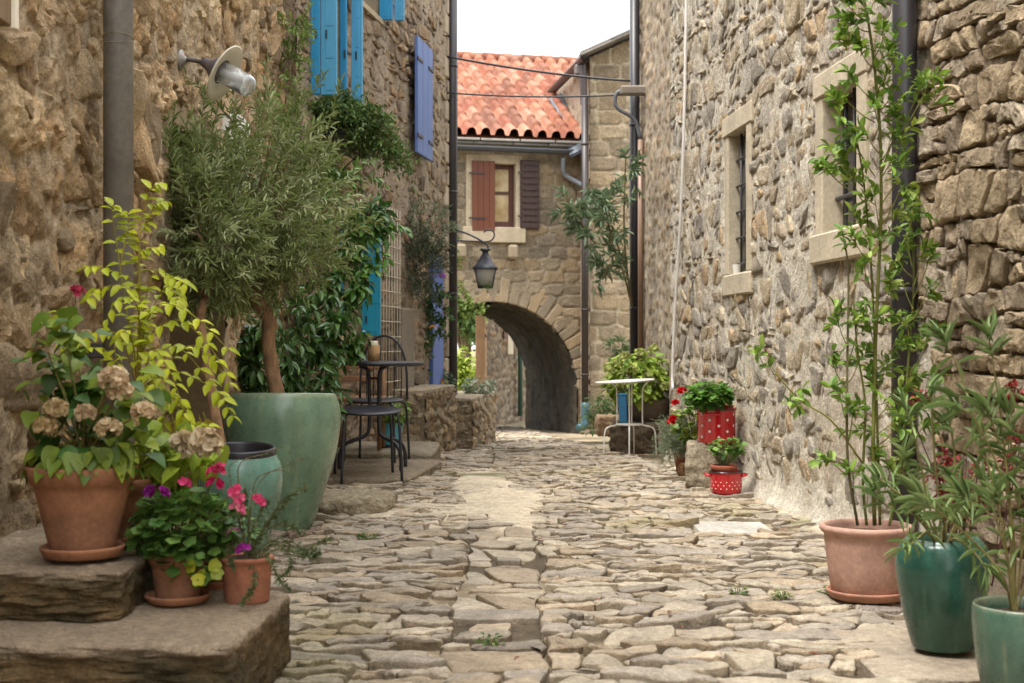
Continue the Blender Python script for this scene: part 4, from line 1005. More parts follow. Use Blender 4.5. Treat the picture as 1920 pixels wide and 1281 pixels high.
saucer(t,c,.102,.024); tpot(t,c,.075,.128,.215,.045,z=.008); soil(t,c,.115,.205)
gl=G(); gs=G(); top=c+[0,0,.21]
hp=[(90,660,.5),(110,700,.6),(130,640,.4),(150,690,.5),(180,730,.8),(205,760,.8),(235,800,.9),(100,790,.8),(85,835,.8),(140,830,1),(180,850,1),(230,850,1),(265,800,.6),(120,600,.3),(150,770,1),(190,800,1),(300,860,.4),(90,740,.7),(330,840,.3),(255,740,.4),(210,700,.4),(160,740,.7)]
for (px,py,q) in hp:
    D=3.32+.25*RS.rand(); p=at(px,py,D); m=(top+p)/2+np.array([.0,0,.03])
    P=smooth_path([top+.02*RS.normal(size=3)*[1,1,0],m,p],8); tube(gs,P,[.0035,.002],6,S(110,110,60))
    n=11; base=p+.028*RS.normal(size=(n,3)); d=nrm(rnd(n)*[1,1,.4]+[0,-.25,-.25]); up=nrm(np.array([0,-.35,1.])+.35*rnd(n)); s=.6+.5*RS.rand(n)
    yel=GY if (px>220 or py<700 or RS.rand()<.35) else GM
    leaves(gl,HEART,base,d,up,.062*s,.046*s,lcol(GM,yel,n,.3))
# extra low broad leaves hanging over the rim
n=80; a=RS.rand(n)*6.28; p=top+np.stack([.11*np.cos(a),.11*np.sin(a),.02+.05*RS.rand(n)],1)
leaves(gl,HEART,p,np.stack([np.cos(a),np.sin(a),-.5-.6*RS.rand(n)],1),np.stack([np.cos(a),np.sin(a),.8+0*a],1)+.35*rnd(n),.056*(.6+.6*RS.rand(n)),.042,lcol(GM,GY,n,.35))
gl.build('leaves',M['leaf'],t); 
BH=S(240,222,188); BH2=S(210,182,142)
for (px,py,r,ca,cb) in((212,712,.036,BH,BH2),(225,735,.03,BH,BH2),(105,768,.026,S(190,172,120),BH2),(85,800,.024,S(190,168,110),BH2),(102,805,.022,BH,BH2),(205,805,.028,S(200,176,130),BH),(268,772,.024,BH,BH2),(160,775,.02,BH,BH2)):
    g=G(); p=at(px,py,3.27+.06*RS.rand()); head(g,p,r*.8,52,ca,cb,.0135); tube(gs,smooth_path([top,(top+p)/2+[0,0,.02],p],8),.0025,5,S(120,104,60)); g.build('flower_head',M['petal'],t)
gs.build('stems',M['bark'],t)
# --- second pot behind with the pale hydrangea
g=G(); rock(g,(-1.15,3.98,.12),(.62,.42,.42),8,30,14,.1,1.5); slab_top_mix(g); solo(g,'stone_slab','stone','rear stone block hidden behind the stacked slab, under the back terracotta pots','stone slab','stacked stone slabs')
c=tr(218,3.64,.33)
t=thing('potted_hydrangea','medium terracotta pot behind the large one, with pale cream hydrangea heads and yellow leaves','potted plant',c)
saucer(t,c,.075,.02); tpot(t,c,.058,.092,.165,.035,z=.006); soil(t,c,.08,.155)
gl=G();gs=G(); top=c+[.02,0,.16]
for (px,py) in((300,800),(330,850),(350,880),(310,900),(345,820),(290,860),(322,930),(375,860),(270,830)):
    p=at(px,py,3.62+.1*RS.rand()); tube(gs,smooth_path([top,(top+p)/2+[0,0,.04],p],8),[.003,.0018],5,S(130,130,60))
    n=8; d=nrm(rnd(n)*[1,1,.5]+[0,-.2,-.55]); up=nrm(np.array([0,-.6,1.])+.35*rnd(n)); s=.7+.5*RS.rand(n)
    leaves(gl,HEART,p+.025*RS.normal(size=(n,3)),d,up,.085*s,.055*s,lcol(GY,S(150,176,60),n,.3))
gl.build('leaves',M['leaf'],t)
for (px,py,r) in((382,824,.022),(394,840,.020),(358,846,.016),(340,828,.012)):
    g=G(); p=at(px,py,3.5); head(g,p,r,26,S(240,226,196),S(214,192,152),.021); tube(gs,smooth_path([top,(top+p)/2+[0,0,.04],p],8),.002,5,S(150,150,90)); g.build('flower_head',M['petal'],t)
gs.build('stems',M['bark'],t)
# --- third pot with yellow pinnate shrub
c=tr(248,3.93,.335)
t=thing('potted_shrub','terracotta pot at the back of the slabs with an arching yellow leaved shrub','potted plant',c)
saucer(t,c,.075,.02); tpot(t,c,.056,.088,.16,.035,z=.006); soil(t,c,.078,.15)
gl=G();gs=G(); top=c+[0,0,.155]
YA=S(206,212,48); YB=S(172,188,40); YO=S(150,130,30)
def pinnate(path,pairs,ll,lw,ca,cb,D0):
    pts=np.array([at(x,y,D0+dd) for (x,y,dd) in path]); P=smooth_path(pts,26); tube(gs,P,[.0022,.0009],5,S(150,140,50),cap=False)
    tgs=nrm(np.gradient(P,axis=0)); n=pairs
    for sgn in(-1,1):
        tt=np.linspace(4,24.9,n)+.3*RS.normal(size=n); tt=np.clip(tt,1,24.9); i=tt.astype(int); p=P[i]+(P[np.clip(i+1,0,25)]-P[i])*(tt-i)[:,None]; tg=tgs[i]
        sd=nrm(np.cross(tg,np.array([0.,-.5,1.])+.15*RS.normal(size=(n,3)))); dd=nrm(tg*.55+sgn*sd*.8+np.array([0,0,-.35])+.15*rnd(n)); s=.75+.4*RS.rand(n)
        leaves(gl,OVATE,p,dd,nrm(np.array([0,-.5,1.])+.3*rnd(n)),ll*s,lw*s,lcol(ca,cb,n,.25))
B=(258,735,0)
fr=[[B,(262,620,0),(300,570,-.1),(360,590,-.15),(428,655,-.2)],[B,(275,640,0),(330,600,-.1),(385,640,-.1),(425,700,-.15)],
[B,(280,680,0),(330,650,-.05),(390,710,-.1),(420,750,-.15)],[B,(285,690,0),(340,700,-.05),(400,730,-.1),(440,785,-.15)],
[B,(270,600,0),(240,540,-.1),(190,540,-.1),(165,560,-.15)],[B,(262,600,.0),(250,530,.0),(200,505,-.1),(165,500,-.15)],
[B,(268,590,0),(290,510,0),(320,520,0),(348,532,-.05)],[B,(262,560,0),(262,480,0),(270,470,0),(300,462,0)],
[B,(270,620,0),(310,540,0),(330,555,-.05),(330,570,-.1)],[B,(230,640,-.1),(190,620,-.15),(150,640,-.2),(120,640,-.2)],
[B,(290,700,-.1),(320,740,-.2),(350,790,-.2),(395,800,-.2)],[B,(280,700,-.1),(300,760,-.2),(310,810,-.2),(320,850,-.2)],
[B,(250,650,-.1),(235,620,-.15),(215,650,-.2),(230,720,-.2)],[B,(285,660,-.1),(310,680,-.2),(335,740,-.2),(350,800,-.25)],
[B,(290,720,-.1),(340,760,-.2),(370,810,-.2),(385,850,-.2)],[B,(265,640,.0),(255,570,-.1),(225,560,-.2),(200,600,-.2)],
[B,(240,600,0),(222,480,0),(210,400,0),(212,385,0)],[B,(260,560,0),(262,440,0),(280,360,0),(300,345,0)],
[(262,440,0),(275,420,0),(290,385,0),(305,378,0)],[(226,500,0),(235,450,0),(240,430,0),(240,400,0)],
[B,(200,660,-.1),(160,650,-.2),(120,610,-.2),(110,585,-.2)],[B,(300,700,0),(350,650,-.1),(395,670,-.1),(430,720,-.1)]]
for f_ in fr: pinnate(f_,9,.040,.021,YA,YB,4.0)
for k in range(10):
    x0=290+RS.rand()*110; y0=760+RS.rand()*50; pinnate([(x0,y0,0),(x0+8,y0+30,0),(x0+10,y0+60,-.05),(x0+25*RS.rand(),y0+85,-.1)],7,.03,.016,YO,YB,3.95)
gl.build('leaves',M['leaf'],t); gs.build('stems',M['bark'],t)
g=G(); gs=G(); p=at(143,552,3.8); floret(g,p,9,.018,S(190,60,90),S(150,50,70),.012); tube(gs,smooth_path([top,at(135,700,3.8),p],12),.0016,5,S(110,80,70)); 
g.build('flower',M['petal'],t); gs.build('stems',M['bark'],t)
# --- geranium pot
GA=S(72,112,50); GB=S(116,152,72)
def gpot(name,label,c,r0,r1,h,sr,col=TC,rim=.03):
    t=thing(name,label,'potted plant',c)
    if sr: saucer(t,c,sr,.018,col)
    tpot(t,c,r0,r1,h,rim,.005,col,z=.004 if sr else 0); soil(t,c,r1*.9,h*.92); return t
c=tr(333,3.46,.212)
t=gpot('potted_geranium','terracotta pot of pink flowering geranium on a saucer at the front of the long slab',c,.052,.068,.12,.082)
gl=G();gs=G(); mound(gl,gs,c+[0,0,.11],at(345,985,3.46),(.125,.11,.085),520,ROUND,.033,.035,GA,GB,.2)
mound(gl,gs,c+[0,0,.11],at(360,1050,3.42),(.06,.05,.05),40,ROUND,.035,.036,GA,GB,.5)
n=9; leaves(gl,ROUND,np.array([at(360+40*RS.rand(),1050+40*RS.rand(),3.36) for k in range(n)]),rnd(n)*[1,.5,.3]+[0,0,-.6],np.tile([0,-1,.5],(n,1)),.034,.034,lcol(S(190,190,50),GM,n))
gl.build('leaves',M['leaf'],t)
for (px,py,r,n_,ca,cb) in((345,908,.008,2,S(236,100,150),S(200,30,90)),(405,890,.016,7,S(232,90,140),S(190,30,80)),(402,912,.014,7,S(226,60,120),S(180,20,80)),(412,882,.01,4,S(240,120,160),S(200,40,100)),(440,922,.010,4,S(238,110,150),S(220,60,120)),(445,935,.01,3,S(238,130,160),S(220,60,120)),(445,957,.012,4,S(240,160,180),S(226,80,130)),(486,942,.012,4,S(230,90,140),S(200,50,100)),(300,930,.016,8,S(170,40,160),S(130,30,110)),(285,925,.012,5,S(150,50,150),S(110,30,90))):
    g=G(); p=at(px,py,3.36); floret(g,p,n_,r,ca,cb,.0135); g.build('flower',M['petal'],t); tube(gs,smooth_path([c+[0,0,.13],(c+p)/2+[0,0,.07],p],8),.0013,4,S(104,116,60),cap=False)
gs.build('stems',M['bark'],t)
c=tr(402,3.66,.212); t=gpot('potted_geranium','small terracotta pot on a saucer, squeezed behind the two front pots on the long slab',c,.04,.052,.10,.058)
gl=G(); gs=G(); mound(gl,gs,c+[0,0,.1],at(415,985,3.64),(.08,.07,.07),110,ROUND,.034,.036,GA,GB); gl.build('leaves',M['leaf'],t); gs.build('stems',M['bark'],t)
c=tr(463,3.47,.208); t=gpot('potted_rosemary','small plain terracotta pot of trailing rosemary nearest the rounded end of the long slab',c,.055,.064,.115,0,S(182,120,92),.012)
gl=G();gs=G(); RA=S(86,104,64); RB_=S(120,134,88); top=c+[0,0,.11]
def trail(path,D,n,ll=.016,lw=.0028,ca=RA,cb=RB_,gl=None,gs=None,top=None):
    P=smooth_path(([top] if top is not None else [])+[at(x,y,D+q) for (x,y,q) in path],22); tube(gs,P,[.0016,.0008],4,S(110,100,66),cap=False)
    tt=np.sort(RS.rand(n))**.8*20.9; i=tt.astype(int); p=P[i]+(P[i+1]-P[i])*(tt-i)[:,None]; tg=nrm(np.gradient(P,axis=0))[i]
    d=nrm(tg*.6+rnd(n)*.9); leaves(gl,LANCE,p,d,rnd(n),ll*(.6+.6*RS.rand(n)),lw,lcol(ca,cb,n))
for pth in([(520,1010,0),(560,1030,0),(600,1020,0),(622,1008,0)],[(530,1030,-.05),(570,1040,-.05),(590,1030,-.05)],[(500,980,0),(530,940,0),(575,912,0)],[(480,1080,-.1),(470,1110,-.1),(455,1130,-.12)],[(500,1040,-.1),(520,1080,-.1),(540,1105,-.12)],[(520,1020,-.05),(545,1060,-.08),(520,1090,-.1)],[(470,1000,0),(490,960,0),(500,940,0)],[(440,1010,0),(430,1040,-.05),(440,1070,-.08)],[(540,1015,0),(580,1045,0),(600,1035,0)],[(505,990,0),(540,985,0),(570,1000,0)],[(490,1000,0),(520,960,0),(545,930,0)],[(450,980,0),(455,950,0),(462,920,0)]):
    trail(pth,3.45,120,gl=gl,gs=gs,top=top)
for pth in([(470,960,0),(480,900,0),(520,880,0),(570,860,0)],[(450,930,0),(450,870,0),(500,850,0),(530,838,0)],[(470,950,0),(500,890,0),(550,880,0)],[(440,940,0),(430,880,0),(450,860,0)]):
    P=smooth_path([top]+[at(x,y,3.45) for (x,y,_) in pth],22); tube(gs,P,[.0012,.0006],4,S(170,160,120),cap=False)
    trail(pth,3.45,26,.008,.0016,S(200,196,160),S(170,170,120),gl,gs,top)
gl.build('leaves',M['leaf'],t); gs.build('stems',M['bark'],t)
g=G(); floret(g,at(457,1033,3.36),4,.012,S(170,50,160),S(140,30,120),.012); g.build('flower',M['petal'],t); g=G(); floret(g,at(440,1005,3.36),4,.014,S(150,90,120),S(110,70,90),.010); g.build('flower',M['petal'],t)
# --- blue-green jar with inner liner
def glaze_cols(g,z0,z1,ca,cb,cc):
    v=g.V[-1]; t=(v[:,2]-z0)/(z1-z0); a=np.arctan2(v[:,1]-v[:,1].mean(),v[:,0]-v[:,0].mean())
    n=fbm(a*2.2,t*2.5,3,4); st=fbm(a*14,t*1.2,8,3)
    c=lerp(np.tile(ca,(len(v),1)),np.tile(cb,(len(v),1)),np.clip(ss(1,.2,t)+n*1.2,0,1)); c=lerp(c,np.tile(cc,(len(v),1)),np.clip(ss(.1,.35,st)*.5+ss(.975,1,t)*.6,0,1)); g.C[-1]=c
def jar(par,c,prof,R=None,ca=S(92,150,124),cb=S(74,118,96),cc=S(138,168,136),lip=.01):
    g=G(); pr=np.array(prof); zt=pr[-1][1]; rt=pr[-1][0]
    zz=np.linspace(0,1,len(pr)); Z=np.linspace(0,1,40)
    P=smooth_path(np.column_stack([pr,np.zeros(len(pr))]),36)[:,:2]
    P=[(0,0)]+[tuple(p) for p in P]+[(rt-lip*.3,zt+lip*.5),(rt-lip,zt),(rt-lip*1.2,zt-.02),(rt-lip*1.5,zt*.75)]
    lathe(g,P,c,96,ca,R); glaze_cols(g,c[2],c[2]+zt,ca,cb,cc); return g.build('pot',M['glaze'],par)
c=tr(449,5.62,.0)
t=thing('potted_olive','blue green glazed jar with black liner and slanting olive trunk, before the larger glazed pot','potted tree',c)
Rj=rotm('X',5.0)@rotm('Y',1.5)
jar(t,c,[(.098,0),(.112,.03),(.145,.16),(.168,.27),(.166,.35),(.145,.405),(.138,.415)],Rj,S(104,146,132),S(96,128,108),S(156,168,144))
g=G(); lathe(g,[(.142,.40),(.144,.432),(.14,.438),(.126,.438),(.122,.43),(.115,.36)],c,64,S(38,38,42),Rj); g.build('liner',M['plastic'],t)
soil(t,c+np.array([0,-.03,0]),.115,.37)
OLA=S(152,166,104); OLB=S(204,212,166); OLC=S(112,130,68)
def olive_tree(t,trunk,trad,cen,rad,nl,ntw,seed,dk=0,squash=None):
    RS.seed(seed); gl=G();gs=G(); gb=G()
    P=smooth_path(trunk,18); tube(gb,P,trad,12,S(150,118,86))
    v=gb.V[-1]; n=np.array([mnoise.fractal(Vector(p*22),1,2,3) for p in v]); gb.V[-1]=v+nrm(v-v.mean(0))*(n*.006)[:,None]; gb.C[-1]=lerp(S(158,124,92)*np.ones((len(v),3)),S(112,88,64)*np.ones((len(v),3)),np.clip(n+.4,0,1))
    top=P[-1]; cen=np.array(cen); rad=np.array(rad); limbs=[]
    for k in range(nl):
        d=rnd(1)[0]; e=cen+d*rad*(.55+.3*RS.rand()); m=(top+e)/2+np.array([0,0,.05])+.03*RS.normal(size=3)
        Q=smooth_path([top,m,e],10); limbs.append(Q); tube(gb,Q,[.009,.003],5,S(128,108,80),cap=False)
    gb.build('trunk',M['bark'],t)
    for k in range(ntw):
        Q=limbs[RS.randint(nl)]; p=Q[RS.randint(3,10)]; d=nrm(p-cen+.0)*.8+rnd(1)[0]*.8+np.array([0,0,.35]); d=nrm(d)
        L=.12+.16*RS.rand(); q=p+rnd(1)[0]*rad*.22
        e=(q+d*L-cen)/rad; f=np.linalg.norm(e)
        if f>1.3: L*=.6
        sprig(gl,gs,q,d,L,15,LANCE,.048,.0085,OLC if RS.rand()<.55 else OLA,OLA if RS.rand()<.6 else OLB,.12,.0011,spread=.75,tcol=S(120,112,84))
    for k in range(26):   # upright shoots breaking the outline
        a=RS.rand()*6.28; p=cen+rad*np.array([math.cos(a)*(.2+.7*RS.rand()),math.sin(a)*.5,.45+.35*RS.rand()]); sprig(gl,gs,p,np.array([.3*RS.normal()+.2*math.cos(a),.2*RS.normal(),1.]),.2+.16*RS.rand(),24,LANCE,.05,.008,OLC,OLA,.05,.0013,spread=.7,tcol=S(120,112,84))
    gl.build('leaves',M['leaf'],t); gs.build('twigs',M['bark'],t)
olive_tree(t,[c+[-.06,0,.36],at(405,790,5.6),at(392,700,5.65),at(376,600,5.75),at(385,560,5.8)],[.026,.022,.02,.018],at(372,445,5.85),(.24,.24,.30),26,290,5)
# --- big glazed pot with olive tree
c=tr(527,6.28,.0)
t=thing('potted_olive','largest sage green glazed pot holding an olive tree with a wide silvery crown','potted tree',c)
Rj=rotm('X',-3.2)
jar(t,c,[(.125,0),(.14,.02),(.19,.17),(.24,.33),(.262,.46),(.264,.54),(.25,.60),(.243,.618)],Rj,S(112,140,116),S(98,124,100),S(144,158,124))
soil(t,c,.22,.57)
olive_tree(t,[c+[0,0,.55],at(512,700,6.3),at(503,640,6.3),at(505,600,6.3),at(482,565,6.32),at(470,530,6.35)],[.036,.032,.031,.034,.034,.026],at(475,392,6.35),(.49,.42,.45),58,900,6)
# ================================================================ climbing greenery on the left houses
RS.seed(21)
def shrub(gl,gs,paths,n,L,nleaf,tm,ll,lw,ca,cb,out=(0,-.4,.2),droop=.5,jit=.05,t0=.15,rad=.0016,stem=.006,tip=False,up=.3,hang=0,spread=.9,sc=None):
    for P in paths:
        P=smooth_path(P,20); tube(gs,P,[stem,stem*.45],6,sc if sc is not None else S(112,100,66),cap=False)
        for k in range(n):
            tt=(t0+(1-t0)*RS.rand())*18.9; i=int(tt); p=P[i]+(P[i+1]-P[i])*(tt-i)+0*jit
            d=rnd(1)[0]*[1,1,.6]+np.array(out); sprig(gl,gs,p,d,L*(.5+.7*RS.rand()),nleaf,tm,ll,lw,ca,cb,droop,rad,tip,spread,up=up-hang)
t=thing('climbing_plant','dark glossy leaved climber rising behind the olive pots toward the turquoise ground floor shutter','climber',(-1.3,8.3,0))
gl=G();gs=G(); DA=S(54,90,42); DB=S(92,128,62)
shrub(gl,gs,[[at(560,900,8.2),at(570,740,8.2),at(590,600,8.4),at(600,480,8.6)],[at(450,900,7.6),at(450,740,7.6),at(440,650,7.8),at(430,560,8)],[at(620,880,8.3),at(610,720,8.2),at(620,620,8.3),at(640,560,8.4)],[at(520,900,7.9),at(530,720,7.9),at(545,640,8),at(560,540,8.1)],[at(590,600,8.4),at(640,520,8.5),at(680,430,8.7),at(700,370,8.8)],[at(480,860,7.7),at(480,720,7.6),at(470,640,7.6),at(520,600,7.6)]],
      42,.16,9,OVATE,.085,.032,DA,DB,(0.05,-.5,-.1),.9,hang=1.6)
shrub(gl,gs,[[at(640,520,8.5),at(680,430,8.7),at(715,400,8.8),at(735,430,8.8)],[at(640,560,8.4),at(680,520,8.5),at(700,470,8.6)],[at(620,640,8.4),at(660,640,8.5),at(680,600,8.5)]],16,.12,8,OVATE,.08,.036,S(58,100,38),S(96,136,56),(0.2,-.4,-.2),.9,hang=1.6)
shrub(gl,gs,[[at(600,480,8.6),at(610,380,8.9),at(640,330,9.1),at(690,330,9.2)],[at(600,480,8.6),at(590,400,8.9),at(570,330,9)],[at(620,560,8.6),at(650,470,8.8),at(660,400,9)]],26,.15,9,OVATE,.06,.026,S(78,116,50),S(126,158,80),(0.1,-.4,.1),.6,hang=.6)
gl.build('leaves',M['gloss_leaf'],t); gs.build('stems',M['bark'],t)
t=thing('climbing_plant','light green loose climber on the ochre wall above and behind the wall lamp','climber',(-1.4,8.6,1.9))
gl=G();gs=G()
shrub(gl,gs,[[at(560,560,8.8),at(520,400,8.8),at(500,250,8.7),at(480,140,8.6)],[at(560,560,8.8),at(540,420,8.9),at(530,260,8.9),at(545,120,9.0),at(560,30,9)],[at(520,420,8.8),at(470,330,8.6),at(450,220,8.5),at(440,180,8.5)],[at(540,420,8.9),at(590,330,9),at(600,280,9)]],80,.18,10,LANCE,.052,.016,S(100,128,58),S(150,172,90),(0.1,-.3,.3),.4,stem=.008)
gl.build('leaves',M['leaf'],t); gs.build('stems',M['bark'],t)
# balcony box
c=at(632,262,9.95)
t=thing('balcony_box','black balcony flower box on a scroll bracket overflowing with greenery beneath the turquoise shutters','flower box',c)
g=G(); W=WL2; ua=W.uD(9.75); ub=W.uD(10.3); zb=CZ+1.43
W.box(g,ua,ub,0.03,.22,zb+.02,zb+.10,.01,S(38,38,46)); W.box(g,ua-.01,ub+.01,0.02,.23,zb+.10,zb+.115,.004,S(46,46,54)); g.build('tray',M['iron'],t)
sp=[]
for um in(ua+.15,ub-.15):
    g=G()
    for k in range(40):
        a=k/39*9; r=.055*(1-k/50); sp.append(W.P(um,.20-.0+r*math.cos(a)-.04,zb-.07+r*math.sin(a)))
    tube(g,sp,.006,6,S(40,40,46)); sp=[]
    tube(g,smooth_path([W.P(um,.02,zb-.28),W.P(um,.06,zb-.18),W.P(um,.14,zb-.10),W.P(um,.26,zb-.01)],14),.006,6,S(40,40,46)); g.build('scroll_bracket',M['iron'],t)
gl=G();gs=G(); pts=[]
for k in range(14):
    u=ua+(ub-ua)*RS.rand(); p=W.P(u,.15,zb+.1); e=p+np.array([.10*RS.normal()+.05,.12*RS.normal(),.06+.18*RS.rand()]); pts.append([p,(p+e)/2+[0,0,.05],e])
for k in range(9):
    u=ua+(ub-ua)*RS.rand(); p=W.P(u,.22,zb+.1); pts.append([p,p+[.12,.0,.08],p+[.22+.08*RS.rand(),-.05,-.02-.15*RS.rand()],p+[.26+.12*RS.rand(),-.05,-.15-.2*RS.rand()]])
for k in range(8):
    p=W.P(ua+.1,.2,zb+.1); pts.append([p,p+[-.1,-.15,.08],p+[-.25-.2*RS.rand(),-.3,.05+.1*RS.normal()]])
for k in range(12):
    p=W.P(ua+(ub-ua)*RS.rand(),.24,zb+.08); pts.append([p,p+[.05,-.05,.03],p+[.06+.1*RS.normal(),-.08,-.10-.1*RS.rand()]])
shrub(gl,gs,pts,26,.12,9,OVATE,.036,.016,S(66,96,44),S(120,146,80),(0,-.2,.2),.6,stem=.003)
gl.build('leaves',M['leaf'],t); gs.build('stems',M['bark'],t)
# hanging doll between the shutters
c=at(627,128,9.75); g=G()
t=thing('hanging_doll','tiny puppet in red and purple hanging between the turquoise shutters','doll',c)
lathe(g,[(0,.0),(.016,.0),(.018,.03),(.008,.065),(0,.07)],c+[0,0,-.02],14,S(196,60,50)); g.build('jacket',M['plastic'],t)
g=G(); lathe(g,[(0,-.05),(.019,-.05),(.014,-.02),(0,-.015)],c,14,S(90,70,150)); tube(g,[c+[-.007,0,-.05],c+[-.008,0,-.12]],.005,6,S(90,70,150)); tube(g,[c+[.007,0,-.05],c+[.008,0,-.12]],.005,6,S(90,70,150)); g.build('skirt',M['plastic'],t)
g=G(); rock(g,c+[0,0,.062],(.024,.024,.028),2,8,2,.03,1,None,[S(226,180,150),S(220,170,140)]); tube(g,[c+[0,0,.07],c+[0,0,.6]],.0012,4,S(210,200,190)); g.build('head',M['plastic'],t)
# ================================================================ wall lamp
m0=at(331,112,6.05); m0[0]=WL.P(WL.uD(6.05),.05,0)[0]
t=thing('wall_lamp','grey metal wall lamp with white enamel shade and clear glass dome on the ochre wall','wall lamp',m0)
cdir=nrm(at(482,172,6.0)-at(405,130,6.03)); e0=at(372,118,6.05)
def axis_R(d):
    z=nrm(np.array(d)); x=nrm(np.cross(np.array([0,1.,0]),z)); y=np.cross(z,x); return np.stack([x,y,z],1)
RL=axis_R(cdir); o=at(398,125,6.03)
g=G(); lathe(g,[(0,0),(.045,0),(.043,.008),(.022,.018),(.012,.03)],m0-[.02,0,0],24,S(150,146,140),axis_R((1,0,-.05))); g.build('wall_plate',M['zinc'],t)
g=G(); tube(g,smooth_path([m0,at(350,111,6.05),at(372,115,6.05),o-cdir*.03],14),.010,12,S(96,90,90)); g.build('arm',M['zinc'],t)
g=G(); lathe(g,[(0,-.05),(.02,-.05),(.024,-.03),(.03,-.01),(.055,.02),(.062,.05),(.05,.052)],o,32,S(104,98,98),RL); g.build('cap',M['zinc'],t)
g=G(); lathe(g,[(.05,.04),(.09,.05),(.128,.062),(.132,.066),(.128,.07),(.09,.058),(.05,.05)],o,48,S(212,206,190),RL); g.build('lamp_shade',M['metal_paint'],t)
g=G(); pr_=[(.046,.05),(.048,.10),(.048,.17)]+[(.048*math.cos(a),.17+.048*math.sin(a)) for a in np.linspace(0,1.5,8)]+[(.0005,.218),(.0005,.214)]+[(.045*math.cos(a),.17+.045*math.sin(a)) for a in np.linspace(1.5,0,8)]+[(.045,.10),(.043,.05)]
lathe(g,pr_,o,40,(1,1,1),RL); g.build('glass_dome',M['glass'],t)
g=G(); lathe(g,[(0,.05),(.016,.05),(.016,.08),(.021,.10),(.023,.13),(.016,.155),(0,.162)],o,20,S(232,230,222),RL); g.build('bulb',M['plastic'],t)
# ================================================================ bistro furniture
BK=S(38,38,44)
c=np.array([(703-960)/F*8.85,8.85,.045])
t=thing('bistro_table','round black metal bistro table on the stone step left of the lane','table',c)
g=G(); lathe(g,[(0,.662),(.28,.662),(.302,.665),(.306,.676),(.302,.688),(.28,.690),(0,.690)],c,64,BK,rotm('Y',1.0)); g.build('table_top',M['iron'],t)
for k,a in enumerate((185,-38,35)):
    a=math.radians(a); d=np.array([math.cos(a),math.sin(a),0]); g=G()
    tube(g,smooth_path([c+d*.10+[0,0,.66],c+d*.045+[0,0,.63],c+d*.036+[0,0,.5],c+d*.036+[0,0,.28],c+d*.06+[0,0,.215],c+d*.14+[0,0,.185],c+d*.20+[0,0,.15],c+d*.225+[0,0,.08],c+d*.225+[0,0,.0]],40),.0125,10,BK); g.build('leg',M['iron'],t)
g=G(); tube(g,[c+[-.04,0,.58],c+[.04,0,.58]],.008,8,BK); g.build('brace',M['iron'],t)
def chair(name,label,c,yaw,mode):
    t=thing(name,label,'chair',c); R=rotm('Z',yaw)
    L=lambda x,y,z: c+R@np.array([x,y,z])
    g=G(); lathe(g,[(0,.418),(.17,.418),(.192,.422),(.197,.43),(.19,.436),(.1,.432),(0,.43)],c,48,BK,R@rotm('X',5 if mode==0 else 2)); s=g.build('seat',M['iron'],t)
    for (x,y) in((-.15,-.14),(.15,-.14),(.15,.15),(-.15,.15)):
        g=G(); tube(g,smooth_path([L(x*.55,y*.55,.42),L(x*.95,y*.95,.41),L(x*1.1,y*1.1,.34),L(x*1.2,y*1.2,.0)],18),.009,8,BK); tube(g,[L(x*1.2,y*1.2,0),L(x*1.2,y*1.2,.008)],.012,8,BK); g.build('leg',M['iron'],t)
    if mode:
        g=G(); hoop=[L(.17*math.cos(a)*1.0,.16+.02*math.sin(a),.43+.44*max(0,math.sin(a))**.6) for a in np.linspace(0,math.pi,30)]
        tube(g,hoop,.0085,8,BK); g.build('back_frame',M['iron'],t)
        for k in range(6):
            x=-.125+.05*k; g=G(); tube(g,[L(x,.165,.43),L(x*1.02,.178,.43+.44*math.sqrt(max(0,1-(x/.17)**2))**.6-.01)],.004,6,BK); g.build('back_spindle',M['iron'],t)
    return t
chair('bistro_stool','round seated black metal stool nearest the lane, in front of the bistro table',np.array([(690-960)/F*8.35,8.35,.02]),14,0)
chair('bistro_chair','black metal bistro chair with a spindle hoop back, behind the bistro table',np.array([(706-960)/F*9.45,9.45,.03]),-12,1)
c=tr(673,9.95,.09)   # cane seated chair deeper in the corner
t=thing('cane_chair','wooden armed chair with a tan seat half hidden behind the big olive pot','chair',c)
WDc=S(150,116,86)
g=G(); box(g,c+[0,0,.36],(.38,.36,.03),None,.01,WDc); g.build('seat',M['wood'],t)
for (x,y) in((-.16,-.15),(.16,-.15),(.16,.16),(-.16,.16)):
    g=G(); tube(g,[c+[x,y,0],c+[x,y,0.36 if y<0 else .62]],.016,8,WDc); g.build('leg',M['wood'],t)
g=G(); box(g,c+[0,.16,.6],(.34,.02,.06),None,.008,WDc); box(g,c+[0,.16,.5],(.34,.02,.04),None,.006,WDc); g.build('backrest',M['wood'],t)
c=np.array([(701-960)/F*8.8,8.8,.736]); t=thing('table_candle','white candle in a tan paper sleeve standing on the black bistro table','candle',c)
g=G(); lathe(g,[(0,0),(.036,0),(.036,.10),(.034,.10),(.034,.02)],c,24,S(184,146,104)); g.build('sleeve',M['wood'],t)
g=G(); lathe(g,[(0,.02),(.026,.02),(.026,.122),(.022,.128),(0,.127)],c,20,S(232,220,196)); g.build('candle',M['plastic'],t)
# turquoise bucket
c=tr(733,10.2,.075)
t=thing('potted_plant','turquoise bucket with a light green leafy plant beside the stone bench','potted plant',c)
tpot(t,c,.068,.092,.165,.016,.006,S(86,170,190),'plastic',z=.02,stain=False); soil(t,c,.085,.165)
g=G(); lathe(g,[(0,0),(.08,0),(.09,.03),(.07,.03)],c,30,S(30,30,34)); g.build('saucer',M['plastic'],t)
gl=G();gs=G(); mound(gl,gs,c+[0,0,.16],at(737,772,10.15),(.12,.1,.11),230,OVATE,.04,.024,S(90,140,50),S(150,180,80),.3); gl.build('leaves',M['leaf'],t); gs.build('stems',M['bark'],t)
